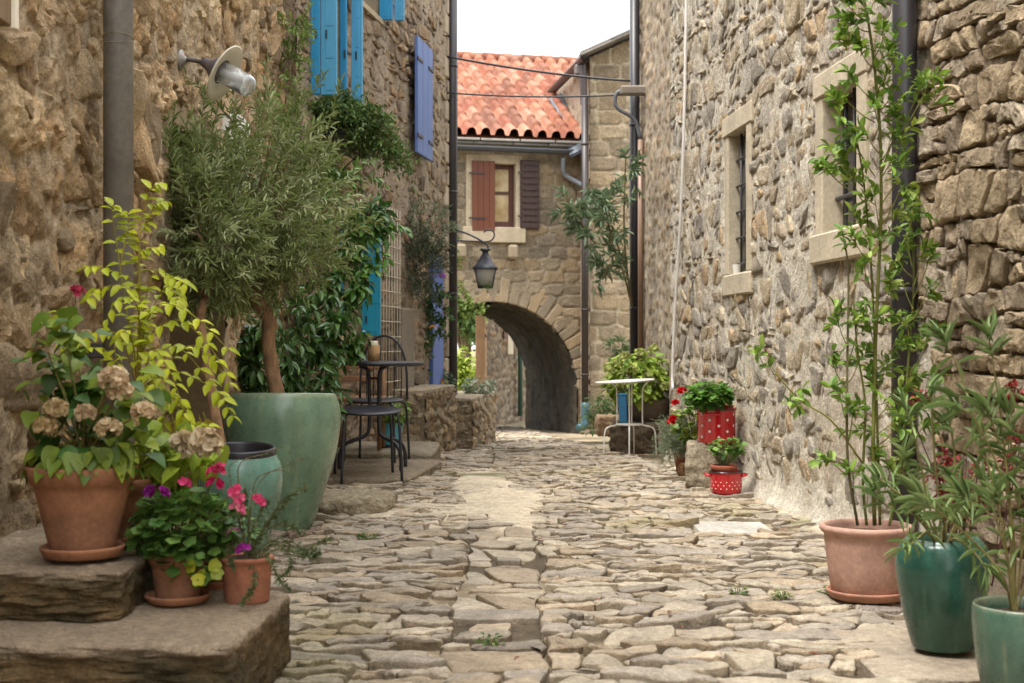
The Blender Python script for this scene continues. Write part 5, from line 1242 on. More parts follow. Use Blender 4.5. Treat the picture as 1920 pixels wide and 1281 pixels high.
# trellis
g=G(); W=WL2; ua=W.uD(11.15); ub=W.uD(11.92)
for k in range(9): tube(g,[W.P(ua+(ub-ua)*k/8,.07,.35),W.P(ua+(ub-ua)*k/8,.07,CZ+1.12)],.0042,5,S(206,196,176))
k=0; z=.4
while z<CZ+1.12: tube(g,[W.P(ua-.01,.076,z),W.P(ub+.01,.076,z)],.0042,5,S(206,196,176)); z+=.125
solo(g,'trellis','paint','tall pale wooden trellis on the wall beside the turquoise ground floor shutter','trellis')
# standard olive by the bench
c=at(752,720,12.5)
t=thing('standard_tree','small round headed olive on a bare cane stem rising above the stone bench','tree',c)
RS.seed(31); gb=G(); tube(gb,[c,at(750,640,12.5),at(757,560,12.5)],.011,8,S(180,146,96)); tube(gb,[c+[.02,.03,0],at(760,560,12.5)],.008,8,S(110,96,76)); gb.build('trunk',M['bark'],t)
gl=G();gs=G()
for k in range(260):
    d=rnd(1)[0]; p=at(785,492,12.5)+d*np.array([.20,.2,.38])*(.25+.65*RS.rand()); sprig(gl,gs,p,nrm(d+[0,0,.4]),.14,12,LANCE,.04,.008,S(70,84,62),S(116,126,100),.1)
for k in range(60):
    d=rnd(1)[0]; p=at(800,430,12.6)+d*np.array([.15,.15,.14]); sprig(gl,gs,p,nrm(d+[0,0,.6]),.14,12,LANCE,.045,.010,S(110,124,96),S(160,168,140),.1)
gl.build('leaves',M['leaf'],t); gs.build('twigs',M['bark'],t)
t=thing('climbing_plant','dark leafy climber over the violet door near the tall black pipe','climber',at(785,710,13.2))
gl=G();gs=G(); RS.seed(33)
shrub(gl,gs,[[at(780,720,13.2),at(785,640,13.2),at(780,560,13.2),at(790,480,13.2)],[at(795,720,13.3),at(790,650,13.3),at(800,600,13.3),at(812,540,13.2)],[at(790,560,13.2),at(820,540,13.2),at(830,580,13.2),at(815,640,13.2)]],34,.12,8,OVATE,.05,.03,S(44,76,40),S(84,116,60),(0,-.3,0),.6,stem=.005)
g=G(); floret(g,at(829,520,13.15),5,.02,S(190,110,210),S(160,80,190),.026); floret(g,at(812,615,13.1),4,.02,S(240,190,90),S(230,160,60),.02); floret(g,at(800,645,13.1),3,.02,S(230,230,220),S(220,200,150),.02); g.build('flower',M['petal'],t)
gl.build('leaves',M['leaf'],t); gs.build('stems',M['bark'],t)
for (px,py,D,r,ca,cb,lab,fl) in((822,718,13.9,(.17,.15,.13),S(44,70,46),S(92,116,86),'low dark leaved plant with yellow blooms on the planter wall before the black pipe',(S(240,180,50),S(230,150,30))),
    (898,724,14.6,(.17,.16,.10),S(110,130,96),S(170,180,150),'low grey green plant with white blooms at the far end of the planter wall',(S(235,232,220),S(220,214,200)))):
    b=at(px,745,D); t=thing('leafy_plant',lab,'plant',b); gl=G();gs=G(); mound(gl,gs,b,at(px,py,D),r,260,OVATE,.05,.03,ca,cb,.2); gl.build('leaves',M['leaf'],t); gs.build('stems',M['bark'],t)
    g=G()
    for k in range(6): floret(g,at(px-20+40*RS.rand(),py-8+18*RS.rand(),D-.16),3,.012,fl[0],fl[1],.018)
    g.build('flower',M['petal'],t)
# ================================================================ lantern
c=at(910,500,14.25); 
t=thing('street_lantern','black street lantern with milky panes hanging from a scrolled bracket before the archway','lantern',c)
IK=S(58,60,68)
def sq(g,prof,c,col,rot=45):
    lathe(g,prof,c,4,col,rotm('Z',rot))
z=lambda py: (CZ-(py-640.5)/F*14.25)-c[2]
q=lambda p: p/F*14.25*1.414
g=G(); sq(g,[(q(3),z(466)),(q(9),z(467)),(q(9),z(470)),(q(5),z(472)),(q(6),z(477)),(q(16),z(495)),(q(23),z(503)),(q(23),z(506)),(q(19),z(506)),(q(8),z(490))],c,IK); r=g.build('roof',M['iron'],t,smooth=False)
g=G(); sq(g,[(q(17.5),z(506)),(q(12),z(537)),(q(10),z(537))],c,(1,1,1)); g.build('lamp_pane',M['milk'],t,smooth=False)
g=G()
for k in range(4):
    a=math.pi/4+k*math.pi/2; ca,sa=math.cos(a+math.radians(0)),math.sin(a)
    tube(g,[c+[q(19.5)*ca,q(19.5)*sa,z(505)],c+[q(13.2)*ca,q(13.2)*sa,z(538)]],.007,6,IK)
sq(g,[(q(14),z(536)),(q(14),z(541)),(0,z(541))],c,IK); g.build('lantern_frame',M['iron'],t,smooth=False)
g=G(); y0=at(0,0,14.3)[1]
tube(g,smooth_path([at(851,429,14.25),at(880,440,14.25),at(903,452,14.25),at(914,460,14.25),at(915,468,14.25)],16),.010,8,IK)
tube(g,smooth_path([at(851,451,14.25),at(880,452,14.25),at(915,453,14.25),at(926,445,14.25),at(925,434,14.25),at(914,431,14.25),at(907,436,14.25)],24),.008,8,IK)
g.build('bracket',M['iron'],t)
g=G(); gl=G(); RS.seed(36); shrub(gl,g,[[at(893,500,14.2),at(895,515,14.2),at(900,535,14.2)],[at(900,537,14.15),at(912,536,14.1),at(920,535,14.1)]],8,.06,5,OVATE,.022,.014,GM,GL,(0,-.2,0),.5,stem=.002)
t2=thing('ivy_sprig','wisps of ivy clinging to the left edge of the hanging lantern','ivy',at(893,500,14.2)); gl.build('leaves',M['leaf'],t2); g.build('stems',M['bark'],t2)
t=thing('ivy_sprig','ivy trailing from the crown of the archway beside the tall black pipe','ivy',at(868,565,18.9)); g=G(); gl=G()
shrub(gl,g,[[at(846,420,19.3),at(852,480,19.2),at(858,540,19.1),at(866,580,19)],[at(850,560,19),at(875,575,19),at(905,590,18.9)],[at(852,520,19.1),at(875,560,19),at(885,575,19)]],26,.16,7,OVATE,.055,.04,S(80,110,44),S(130,150,70),(0,-.2,-.1),.6,stem=.005); gl.build('leaves',M['leaf'],t); g.build('stems',M['bark'],t)
# wires
for (a,b,lab,sag) in((at(838,106,14.2),at(1182,152,14.2),'upper black wire slung across the lane under the sky',.03),(at(838,174,14.2),at(1165,178,14.2),'lower black wire slung across the lane in front of the roof tiles',.03)):
    g=G(); P=np.array([a+(b-a)*s_+[0,0,-sag*4*s_*(1-s_)] for s_ in np.linspace(0,1,20)]); tube(g,P,.012 if 'upper' in lab else .009,8,S(50,48,54)); solo(g,'cable','plastic',lab,'cable','black wires across the lane')
# ================================================================ right middle: white table, hydrangea bowl
c=np.array([(1180-960)/F*12.0,12.0,-.14]); Wc=S(240,238,230)
t=thing('side_table','small round white metal table tilting slightly, in front of the green hydrangea','table',c)
Rt=rotm('Y',-3.4)
ztop=(CZ-(714-640.5)/F*12)-c[2]; zs=(CZ-(796-640.5)/F*12)-c[2]
g=G(); lathe(g,[(0,ztop-.012),(.25,ztop-.012),(.258,ztop-.008),(.26,ztop),(.256,ztop+.004),(.25,ztop+.002),(0,ztop)],c,56,Wc,Rt); g.build('table_top',M['metal_paint'],t)
g=G(); lathe(g,[(0,zs-.006),(.115,zs-.006),(.118,zs),(.115,zs+.006),(0,zs+.006)],c,40,Wc); g.build('shelf',M['metal_paint'],t)
for a in(195,265,345,75):
    a=math.radians(a); d=np.array([math.cos(a),math.sin(a),0]); g=G()
    tube(g,smooth_path([c+d*.17+[0,0,ztop-.01+d[0]*.01],c+d*.125+[0,0,ztop-.05],c+d*.115+[0,0,ztop-.12],c+d*.115+[0,0,zs+.02],c+d*.125+[0,0,zs-.005],c+d*.19+[0,0,zs-.02],c+d*.225+[0,0,zs-.07],c+d*.235+[0,0,.0]],34),.0062,8,Wc); g.build('leg',M['metal_paint'],t)
c=at(1207,792,12.95)
t=thing('potted_hydrangea','bright green hydrangea with cream heads in a grey stone bowl behind the white table','potted plant',c)
g=G(); lathe(g,[(0,0),(.15,0),(.17,.01),(.24,.10),(.265,.19),(.27,.22),(.25,.22),(.235,.17),(0,.16)],c,48,S(140,128,112)); g.build('bowl',M['smooth_stone'],t)
RS.seed(41); gl=G();gs=G(); mound(gl,gs,c+[0,0,.18],at(1196,712,12.85),(.31,.26,.27),620,HEART,.085,.06,S(130,168,60),S(196,214,92),.25,inner=.5)
gl.build('leaves',M['leaf'],t); gs.build('stems',M['bark'],t)
for (px,py) in((1143,695),(1157,682),(1187,695),(1215,708),(1200,662),(1226,655),(1248,725),(1165,720),(1172,668)):
    g=G(); head(g,at(px,py,12.6),.038,22,S(206,206,140),S(170,184,100),.026); g.build('flower_head',M['petal'],t)
c=at(1168,792,12.6); g=G(); box(g,c+[0,0,.12],(.075,.05,.26),rotm('Y',-2),.01,S(50,116,160)); box(g,c+[0,0,.255],(.083,.058,.02),rotm('Y',-2),.006,S(60,130,176)); solo(g,'blue_tin','metal_paint','narrow blue tin standing behind the legs of the white table','tin')
t=thing('oleander','tall oleander leaning out from behind the right pole in front of the block stone house','shrub',at(1195,790,13.6)); RS.seed(43)
gl=G();gs=G(); OA=S(92,118,86); OB=S(154,174,134)
shrub(gl,gs,[[at(1192,760,14.6),at(1190,600,14.6),at(1165,480,14.2),at(1125,390,14),at(1110,350,13.9)],[at(1190,600,14.6),at(1165,500,14.2),at(1120,420,13.5),at(1060,400,13.4)],[at(1165,500,13.6),at(1150,460,13.5),at(1140,400,13.5),at(1150,350,13.5)],[at(1190,600,14.6),at(1175,500,13.6),at(1170,420,13.6),at(1172,330,13.6),at(1174,280,13.6)],[at(1165,500,13.6),at(1140,500,13.5),at(1135,520,13.5)],[at(1150,460,13.5),at(1110,450,13.4),at(1075,385,13.4)]],
      12,.2,14,LANCE,.115,.02,OA,OB,(0,-.2,.3),.2,t0=.45,stem=.012,tip=True,spread=.85)
gl.build('leaves',M['gloss_leaf'],t); gs.build('stems',M['bark'],t)
t=thing('fern_plant','low dark green ferny plant at the foot of the blue ended pipe by the arch','plant',at(1130,800,16)); gl=G();gs=G()
for (px,py) in((1130,770),(1150,772),(1110,795),(1120,760),(1145,755)):
    mound(gl,gs,at(px,805,15.9),at(px,py,15.9),(.16,.15,.15),130,OVATE,.05,.02,S(56,92,40),S(96,126,60),.3)
shrub(gl,gs,[[at(1160,700,16),at(1165,660,16),at(1170,630,16)],[at(1155,700,16),at(1155,660,16),at(1150,640,16)]],14,.16,8,LANCE,.08,.012,S(70,100,60),S(110,130,80),(0,0,.2),.3)
gl.build('leaves',M['leaf'],t); gs.build('stems',M['bark'],t)
# ================================================================ red enamel pots
RED=S(196,20,34)
def dots(g,c,r,zs,angs,dr,R=None,rf=None):
    for i,z_ in enumerate(zs):
        for a in angs[i]:
            a=math.radians(a); rr=r if rf is None else rf(z_); d=np.array([math.cos(a),math.sin(a),0]); tdir=np.array([-math.sin(a),math.cos(a),0]); n=14
            v=[c+d*(rr+.0012)+[0,0,z_]]+[c+np.array([math.cos(a+dr*math.cos(b)/rr)*(rr+.0012),math.sin(a+dr*math.cos(b)/rr)*(rr+.0012),z_+dr*math.sin(b)]) for b in np.linspace(0,2*math.pi,n,endpoint=False)]
            g.add(np.array(v),np.array([(0,1+k,1+(k+1)%n) for k in range(n)]),S(236,230,224))
c=np.array([(1343-960)/F*8.02,8.02,.278])
t=thing('enamel_pot','large red enamel pot with white polka dots standing on the limestone block by the wall','pot',c)
g=G(); r=.111; h=.2
lathe(g,[(0,0),(r-.006,0),(r,.006),(r,h-.012),(r+.003,h-.010),(r+.004,h),(r-.001,h+.001),(r-.003,h-.01),(r-.004,.01),(0,.008)],c,64,RED); A1=[-70,-16,38,92,146,-157-0]; A2=[-43,11,65,119,173]; A1=[a-75 for a in A1]; A2=[a-75 for a in A2]; dots(g,c,r,[.035,.1,.165,.068,.133],[A1,A1,A1,A2,A2],.0078); g.build('body',M['enamel'],t)
g=G(); lathe(g,[(r+.0005,h-.014),(r+.006,h-.012),(r+.006,h-.004),(r+.001,h)],c,48,S(40,34,36)); g.build('rim',M['enamel'],t)
g=G(); a=math.radians(-112)
hp_=[];
for s_ in np.linspace(-1,1,14):
    aa=a+s_*.42; o_=r+.034*math.sqrt(max(0,1-s_*s_)); hp_.append(c+[math.cos(aa)*o_,math.sin(aa)*o_,.165+.004*(1-s_*s_)])
tube(g,hp_,.009,10,RED); g.build('handle',M['enamel'],t)
cg=c+np.array([.0,.01,.12])
t=thing('potted_geranium','bushy green geranium in a clay pot set inside the large red polka dot pot','potted plant',cg)
tpot(t,cg,.075,.098,.095,.022,.004,S(160,92,70)); soil(t,cg,.09,.085)
RS.seed(51); gl=G();gs=G(); mound(gl,gs,cg+[0,0,.09],at(1330,742,7.95),(.125,.12,.075),330,ROUND,.046,.048,S(66,112,40),S(116,156,66),.2)
gl.build('leaves',M['leaf'],t); gs.build('stems',M['bark'],t)
c=np.array([(1361-960)/F*7.58,7.58,.03]) 
t=thing('enamel_casserole','low red enamel casserole with tiny white dots on the ground by the wall','pot',c)
g=G(); r=.088;h=.118
lathe(g,[(0,0),(r-.012,0),(r-.004,.008),(r,.04),(r,h-.01),(r+.004,h),(r,h+.001),(r-.003,h-.01),(r-.006,.01),(0,.008)],c,64,RED*.9); dots(g,c,r,[.032,.05,.068],[range(-176,180,20),range(-166,180,20),range(-176,180,20)],.003); g.build('body',M['enamel'],t)
g=G(); lathe(g,[(r+.001,h-.004),(r+.006,h-.002),(r+.005,h+.004),(r,h+.004)],c,48,S(44,30,34)); g.build('rim',M['enamel'],t)
for s0 in(0,180):
    a=math.radians(s0-5); g=G(); hp_=[]
    for s_ in np.linspace(-1,1,12):
        aa=a+s_*.38; o_=r+.026*math.sqrt(max(0,1-s_*s_)); hp_.append(c+[math.cos(aa)*o_,math.sin(aa)*o_,h-.02+.008*(1-s_*s_)])
    tube(g,hp_,.007,8,RED); g.build('handle',M['enamel'],t)
cg=c+np.array([-.01,.0,.07])
t=thing('potted_geranium','small geranium in a clay pot sitting in the low red casserole','potted plant',cg)
tpot(t,cg,.055,.072,.085,.028,.004,S(160,92,70)); soil(t,cg,.066,.078)
gl=G();gs=G(); mound(gl,gs,cg+[0,0,.08],at(1362,838,7.6),(.095,.09,.055),90,ROUND,.038,.04,S(66,108,42),S(126,156,72),.15)
gl.build('leaves',M['leaf'],t); gs.build('stems',M['bark'],t)
c=np.array([(1284-960)/F*8.5,8.5,.05])
t=thing('potted_artemisia','brown clay pot of feathery grey green artemisia spilling onto the lane','potted plant',c)
tpot(t,c,.05,.068,.125,.02,.003,S(140,84,62)); soil(t,c,.06,.115)
gl=G();gs=G(); RS.seed(53); top=c+[0,0,.12]
for k in range(70):
    e=at(1215+75*RS.rand(),775+110*RS.rand(),8.2+.5*RS.rand()); P=smooth_path([top,(top+e)/2+[0,0,.07],e],14); tube(gs,P,[.0016,.0008],4,S(120,126,96),cap=False)
    for j in range(7):
        p=P[5+j]+.008*RS.normal(size=3); sprig(gl,None,p,rnd(1)[0]+[-.2,-.2,.2],.04,12,LANCE,.014,.003,S(98,116,86),S(146,158,124),.1)
gl.build('leaves',M['leaf'],t); gs.build('stems',M['bark'],t)
c=np.array([(1299-960)/F*8.25,8.25,.18])
t=thing('potted_geranium','red flowering geranium in a narrow dark red pot left of the large dotted pot','potted plant',c)
tpot(t,c-[0,0,.06],.034,.045,.15,.012,.003,S(130,30,44),'glaze',stain=False); soil(t,c,.04,.08)
gl=G();gs=G(); mound(gl,gs,c+[0,0,.08],at(1288,790,8.2),(.08,.08,.11),130,ROUND,.038,.04,S(70,108,44),S(140,160,60),.2)
for (px,py,n_) in((1279,735,16),(1266,757,9),(1262,786,9),(1258,793,6),(1300,752,5)):
    g=G(); p=at(px,py,8.08); floret(g,p,n_,.018 if n_>10 else .013,S(220,24,30),S(160,14,24),.017); g.build('flower',M['petal'],t); tube(gs,smooth_path([c+[0,0,.09],(c+p)/2+[0,0,.1],p],8),.0016,4,S(100,120,60),cap=False)
gl.build('leaves',M['leaf'],t); gs.build('stems',M['bark'],t)
# ================================================================ right foreground pots
c=tr(1625,4.5,.03)
PK=S(198,158,140)
t=thing('potted_laurel','pink clay planter on a saucer with a tall thin laurel climbing up the black drainpipe','potted tree',c)
saucer(t,c,.130,.026,S(184,134,112)); 
g=G(); r0,r1,h=.112,.142,.225
lathe(g,[(0,0),(r0-.004,0),(r0,.004),(r0+.012,h*.4),(r0+.022,h*.75),(r1-.006,h-.026),(r1+.002,h-.022),(r1+.009,h-.012),(r1+.008,h-.002),(r1,h+.003),(r1-.010,h),(r1-.014,h-.012),(r0,h*.5)],c+[0,0,.01],64,PK); g.build('pot',M['terracotta'],t)
soil(t,c,.125,.205)
RS.seed(61); LA=S(84,122,44); LB=S(150,180,74); LC=S(176,192,92)
gl=G();gs=G(); gm=G()
def A_(x,y,q=0): return at(x,y,4.5+q)
main=[[A_(1640,985),A_(1637,860,-.02),A_(1640,700),A_(1645,560),A_(1652,400,.02),A_(1650,250,.02),A_(1640,130),A_(1628,40),A_(1615,-30)],
 [A_(1608,985),A_(1590,870,-.03),A_(1588,740,-.03),A_(1590,600,-.02),A_(1590,500),A_(1578,425)],
 [A_(1668,985),A_(1690,860,.1),A_(1700,720,.2),A_(1712,560,.25),A_(1712,460,.25),A_(1705,400,.2)],
 [A_(1650,985,.02),A_(1646,840,.05),A_(1640,640,.08),A_(1632,480,.05),A_(1618,330,.0),A_(1600,230,-.02)],
 [A_(1625,985),A_(1618,900),A_(1622,760),A_(1608,660),A_(1600,560)]]
for i,P in enumerate(main): tube(gm,smooth_path(P,40),[.0068,.0055,.004] if i==0 else [.005,.004,.0025],8,S(104,106,50) if i!=1 else S(96,90,60))
side=[([A_(1618,870),A_(1560,790,-.05),A_(1500,750,-.1),A_(1455,700,-.12),A_(1435,660,-.12)],.0035)]
def cl(px,py,q,bx,by,n=3):
    """a side shoot ending in a tuft of leaves"""
    b=A_(bx,by,q*.3); e=A_(px,py,q); m=(b+e)/2+[0,0,-.01]; P=smooth_path([b,m,e],10); tube(gs,P,[.0025,.0012],5,S(112,110,52),cap=False)
    for k in range(n):
        p=P[9-k] if k<4 else P[5]; sprig(gl,gs,p,nrm(e-b)+.9*rnd(1)[0]+[0,0,.15],.05,7,LAUR,.041,.0175,LA,LB if RS.rand()<.7 else LC,.35,.001,tip=False,spread=.9)
for P,r in side: tube(gs,smooth_path(P,20),[r,.0015],6,S(140,140,60))
for e in((1435,655),(1445,690),(1490,735),(1500,745),(1425,670),(1478,765)): cl(e[0],e[1],-.12,e[0]+12,e[1]+12,1)
tufts=[(1590,10,1628,40),(1600,40,1628,60),(1640,0,1625,20),(1660,60,1638,110),(1610,90,1640,130),(1680,100,1645,170),(1590,60,1630,80),(1700,130,1650,210),(1660,150,1648,220),(1730,160,1655,300),(1760,180,1690,250),(1745,150,1690,250),(1600,150,1645,190),(1580,180,1640,230),(1570,200,1620,300),(1690,200,1652,330),(1640,200,1650,240),(1700,240,1655,330),(1670,260,1652,320),(1600,260,1640,330),(1620,240,1650,290),(1560,290,1620,350),(1550,320,1618,370),(1600,340,1620,380),(1590,310,1618,350),(1700,300,1655,380),(1690,350,1655,420),(1715,380,1700,450),(1640,370,1650,430),(1680,400,1652,460),(1610,420,1640,460),(1600,450,1640,500),(1650,450,1645,500),(1700,440,1710,500),(1730,470,1712,540),(1745,480,1712,560),(1680,480,1710,520),(1620,500,1640,560),(1690,520,1712,580),(1740,540,1712,600),(1670,540,1645,600),(1610,610,1590,680),(1570,600,1590,650),(1630,600,1640,650),(1700,600,1710,660),(1740,640,1705,700),(1760,610,1712,660),(1680,640,1640,700),(1560,680,1588,730),(1610,680,1588,720),(1660,690,1640,740),(1710,690,1700,740),(1575,740,1588,790),(1680,730,1640,790),(1720,740,1700,790),(1600,770,1590,830),(1640,720,1640,770),(1690,790,1640,840),(1730,800,1695,850),(1560,860,1590,890),(1700,850,1690,900),(1640,860,1638,900),(1600,890,1600,930),(1670,880,1650,940)]
for (a,b,x,y) in tufts:
    if b<270: cl(a,b,.03*RS.normal(),x,y,3); continue
    cl(a,b,.03*RS.normal() if x<1690 else .22,x,y,3)
for k in range(34):
    P=smooth_path(main[[0,3,2,0][k%4]],40); i=RS.randint(6,38); p=P[i]; d=rnd(1)[0]*[1,1,.4]+[0,-.2,.3]; sprig(gl,gs,p,d,.08+.05*RS.rand(),8,LAUR,.042,.018,LA,LB,.3,.0012)
gm.build('trunk',M['bark'],t); gs.build('twigs',M['bark'],t); gl.build('leaves',M['leaf'],t)
# green jar with oleander
def rosette(gl,gs,path,D,n,ll,lw,ca,cb,sp=.7,nw=3,rad=.004):
    P=smooth_path([at(x,y,D+q) for (x,y,q) in path],20); tube(gs,P,[rad,rad*.5],6,S(118,110,66),cap=False)
    tg=nrm(np.gradient(P,axis=0))
    for w in range(nw):
        i=19-int(w*2.6); p=P[i]; m=n-2*w
        d=nrm(tg[i]*(.9-.25*w)+nrm(np.cross(tg[i],rnd(m)))*(sp+.12*w)); s=.65+.45*RS.rand(m)
        leaves(gl,LANCE,np.tile(p,(m,1))+.006*RS.normal(size=(m,3)),d,nrm(np.array([0,-.2,1.])+.5*rnd(m)),ll*s,lw*s,lcol(ca,cb,m))
    for w in range(10):
        i=RS.randint(6,18); d=nrm(tg[i]*.5+rnd(1)); leaves(gl,LANCE,P[i][None],d,np.array([[0,0,1.]]),ll*.8,lw*.8,lcol(ca,cb,1))
OG1=S(92,120,62); OG2=S(150,170,110)
c=tr(1768,3.74,.036)
t=thing('potted_oleander','dark green glazed jar with a spreading oleander, between the pink planter and the corner pot','potted plant',c)
jar(t,c,[(.078,0),(.084,.012),(.105,.09),(.122,.19),(.124,.235),(.112,.275),(.098,.292)],None,S(48,94,82),S(34,70,56),S(78,100,80),.008)
soil(t,c,.088,.27)
RS.seed(71); gl=G();gs=G(); b=(1768,1040,0)
for e in ([(1720,960,-.05),(1690,930,-.1),(1650,900,-.1)],[(1730,950,0),(1700,900,0),(1690,860,0)],[(1780,950,0),(1790,860,.05),(1780,790,.05)],[(1740,940,0),(1720,840,0),(1700,770,0)],[(1800,980,-.1),(1830,930,-.15),(1850,900,-.2)],[(1760,940,.05),(1750,830,.05),(1745,740,.05)],[(1740,1000,-.1),(1720,1010,-.15),(1700,1030,-.2)],[(1790,1010,-.1),(1830,1040,-.15),(1850,1070,-.2)],[(1770,980,-.1),(1760,960,-.15),(1790,950,-.2)],[(1800,960,0),(1830,880,.05),(1840,820,.05)],[(1720,970,-.05),(1680,960,-.1),(1640,930,-.1)]):
    rosette(gl,gs,[b]+e,3.72,6,.078,.0092,OG1,OG2,.65,2)
gl.build('leaves',M['leaf'],t); gs.build('stems',M['bark'],t)
c=tr(1918,3.28,.03)
t=thing('potted_oleander','wide green glazed pot cut by the right edge of the picture, with tall oleander shoots','potted plant',c)
jar(t,c,[(.088,0),(.094,.01),(.106,.07),(.114,.14),(.116,.19),(.114,.205)],None,S(74,104,88),S(60,84,70),S(118,122,98),.009)
soil(t,c,.102,.18)
RS.seed(73); gl=G();gs=G(); b=(1900,1165,0)
for e in ([(1895,1000,0),(1885,850,0),(1865,700,0),(1855,640,0)],[(1900,1000,0),(1880,900,0),(1830,790,0),(1790,760,0)],[(1890,1050,0),(1860,900,0),(1800,700,.05),(1770,640,.05)],[(1920,1000,0),(1930,850,0),(1935,740,0)],[(1890,900,0),(1870,820,0),(1850,770,0)],[(1880,1080,-.05),(1820,1010,-.05),(1760,960,-.1),(1730,940,-.1)],[(1900,1010,0),(1850,960,-.05),(1800,930,-.05)],[(1915,1020,0),(1900,880,0),(1890,780,0)],[(1930,1060,0),(1950,920,0),(1945,860,0)],[(1890,1060,0),(1870,980,0),(1860,940,0)]):
    rosette(gl,gs,[b]+e,3.3,7,.082,.0092,OG1,OG2,.55,2,.0032)
gl.build('leaves',M['leaf'],t); gs.build('stems',M['bark'],t)
t=thing('red_shrub','thin stemmed shrub with small dark red leaves against the wall behind the oleanders','shrub',at(1800,1010,4.15))
RS.seed(75); gl=G();gs=G()
for k in range(9):
    x=1745+120*RS.rand(); y=830+100*RS.rand(); P=[at(1800+10*RS.normal(),1180,4.2),at(1800+(x-1800)*.5,980,4.2),at(x,y,4.2+.1*RS.normal())]
    shrub(gl,gs,[P],9,.05,7,OVATE,.024,.010,S(140,34,38),S(96,40,36),(0,-.2,.1),.3,t0=.55,stem=.0025,sc=S(74,50,44))
for (x,y) in((1900,850),(1915,800),(1735,740),(1780,830),(1905,720)):
    shrub(gl,gs,[[at(1860,1100,4.3),at(x-10,y+80,4.3),at(x,y,4.3)]],7,.05,7,OVATE,.022,.010,S(160,40,44),S(110,46,40),(0,-.2,.1),.3,t0=.7,stem=.002,sc=S(74,50,44))
gl.build('leaves',M['leaf'],t); gs.build('stems',M['bark'],t)
# small weeds in the paving
RS.seed(81)
W_=[(1468,1135,'round leaved weed growing between the cobbles left of the pink planter'),(1557,1130,'wispy weed at the edge of the pink planter saucer'),(1385,1128,'flat green weed in the paving, farthest left of the three near the pink planter'),(918,1225,'tiny weed in the central channel near the bottom of the picture'),(690,1020,'patch of tiny weeds in the paving right of the rosemary pot')]
for (px,py,lab) in W_:
    D=CZ*F/(py-640.5)+.02; p=at(px,py,D); p[2]=.02
    t=thing('weed',lab,'weed',p,'weeds between the cobbles'); gl=G();gs=G(); mound(gl,gs,p,p+[0,0,.012],(.035,.03,.016),40,OVATE,.016,.010,S(70,104,44),S(120,140,64),.0); gl.build('leaves',M['leaf'],t); gs.build('stems',M['bark'],t)
gl=G(); n=34
for k in range(n):
    x=-.6+1.8*RS.rand(); y=3.4+4*RS.rand(); leaves(gl,OVATE,np.array([[x,y,.045]]),rnd(1)*[1,1,.1],np.array([[0,0,1.]]),.028*(.6+.6*RS.rand()),.014,lcol(S(150,84,56),S(120,90,60),1))
tagd(gl.build('fallen_leaves',M['leaf']),'dry brown leaves scattered over the cobbles','fallen leaves',kind='stuff')
# ================================================================ trees beyond the arch
def tree(name,lab,base,h,cr,n,ca,cb,sz,seed,grp=None):
    RS.seed(seed); t=thing(name,lab,'tree',base,grp); gb=G(); base=np.array(base); top=base+[0,0,h*.55]
    tube(gb,smooth_path([base,base+[.1,0,h*.3],top],12),[.14,.09],10,S(110,94,74)); cen=base+[0,0,h*.66]; L=[]
    for k in range(18):
        e=cen+rnd(1)[0]*np.array(cr)*.7; Q=smooth_path([base+[0,0,h*(.25+.3*RS.rand())],(top+e)/2,e],10); tube(gb,Q,[.05,.015],6,S(110,94,74),cap=False); L.append(Q)
    gb.build('trunk',M['bark'],t); gl=G()
    cl_=cen+rnd(60)*np.array(cr)*(.35+.6*RS.rand(60,1)); i=RS.randint(0,60,n); p=cl_[i]+RS.normal(size=(n,3))*np.array(cr)*.13
    leaves(gl,OVATE,p,rnd(n)+[0,0,-.2],rnd(n)*.5+[0,-.2,1],sz*(.6+.7*RS.rand(n)),sz*.55,lcol(ca,cb,n,.35)); gl.build('crown',M['leaf'],t)
tree('tree','tall leafy green tree seen through the left side of the archway',(atx(868,34),34,-.8),4.6,(1.5,1.3,1.7),5200,S(74,104,56),S(130,158,88),.17,91)
tree('tree','low yellow green bush in front of the tree beyond the archway',(atx(872,29),29,-.8),1.35,(.6,.5,.55),2200,S(150,176,56),S(190,204,90),.11,92)
tree('tree','darker tree further left beyond the archway',(atx(800,38),38,-.8),5.5,(2,1.5,2.2),4200,S(60,90,50),S(110,140,76),.18,93)
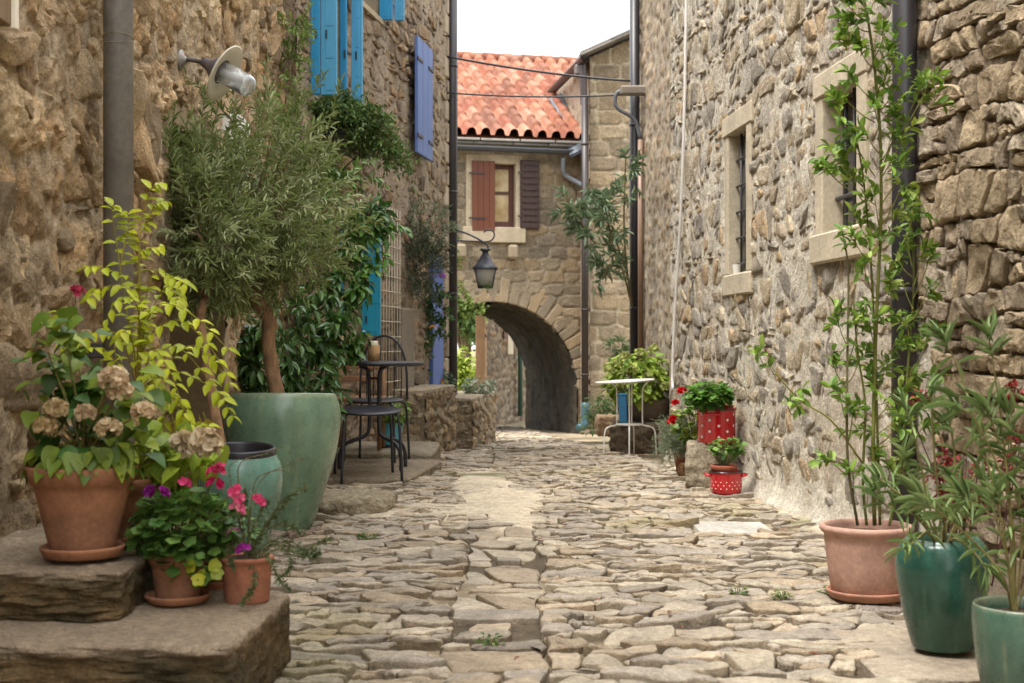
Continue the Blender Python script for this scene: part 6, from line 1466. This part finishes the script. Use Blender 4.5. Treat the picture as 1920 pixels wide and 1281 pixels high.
# ================================================================ camera, light, world
cam=bpy.data.cameras.new('camera'); co=bpy.data.objects.new('camera',cam); COL.objects.link(co); scene.camera=co
co.location=(0,0,CZ); co.rotation_euler=(math.radians(90),0,0); cam.sensor_width=36; cam.lens=F/1920*36; cam.clip_end=1000; cam.clip_start=.05
cam.dof.use_dof=True; cam.dof.focus_distance=6.3; cam.dof.aperture_fstop=6.3
w=bpy.data.worlds.new('World'); scene.world=w; w.use_nodes=True; nt=w.node_tree; bg=nt.nodes['Background']
sky=nt.nodes.new('ShaderNodeTexSky'); sky.sky_type='NISHITA'; sky.sun_disc=False
EL,AZ=math.radians(66),math.radians(-125)
sky.sun_elevation=EL; sky.sun_rotation=AZ; sky.air_density=1.0; sky.dust_density=4.0; sky.ozone_density=1
mx=nt.nodes.new('ShaderNodeMix'); mx.data_type='RGBA'; mx.inputs[0].default_value=.72
nt.links.new(sky.outputs[0],mx.inputs[6])
tc=nt.nodes.new('ShaderNodeTexCoord'); sx=nt.nodes.new('ShaderNodeSeparateXYZ'); mr=nt.nodes.new('ShaderNodeMapRange'); sc_=nt.nodes.new('ShaderNodeVectorMath'); sc_.operation='SCALE'
nt.links.new(tc.outputs['Generated'],sx.inputs[0]); nt.links.new(sx.outputs['Z'],mr.inputs['Value']); mr.inputs['From Min'].default_value=0; mr.inputs['From Max'].default_value=1; mr.inputs['To Min'].default_value=.5; mr.inputs['To Max'].default_value=1.45
sc_.inputs[0].default_value=(11.3,11.2,11.1); nt.links.new(mr.outputs[0],sc_.inputs['Scale']); nt.links.new(sc_.outputs[0],mx.inputs[7])
nt.links.new(mx.outputs[2],bg.inputs['Color']); bg.inputs['Strength'].default_value=.11
sun=bpy.data.lights.new('sun','SUN'); so=bpy.data.objects.new('sun',sun); COL.objects.link(so); sun.energy=1.4; sun.angle=math.radians(18); sun.color=(1,.97,.91)
sd=np.array([math.sin(AZ)*math.cos(EL),math.cos(AZ)*math.cos(EL),math.sin(EL)])
so.rotation_euler=Vector(sd).to_track_quat('Z','Y').to_euler()
vs=scene.view_settings; vs.view_transform='Standard'; vs.look='None'; vs.exposure=1.62; vs.gamma=1; vs.use_curve_mapping=False
scene.render.engine='CYCLES'; scene.render.resolution_x=1024; scene.render.resolution_y=683
scene.cycles.max_bounces=8; scene.cycles.diffuse_bounces=4; scene.cycles.transparent_max_bounces=8
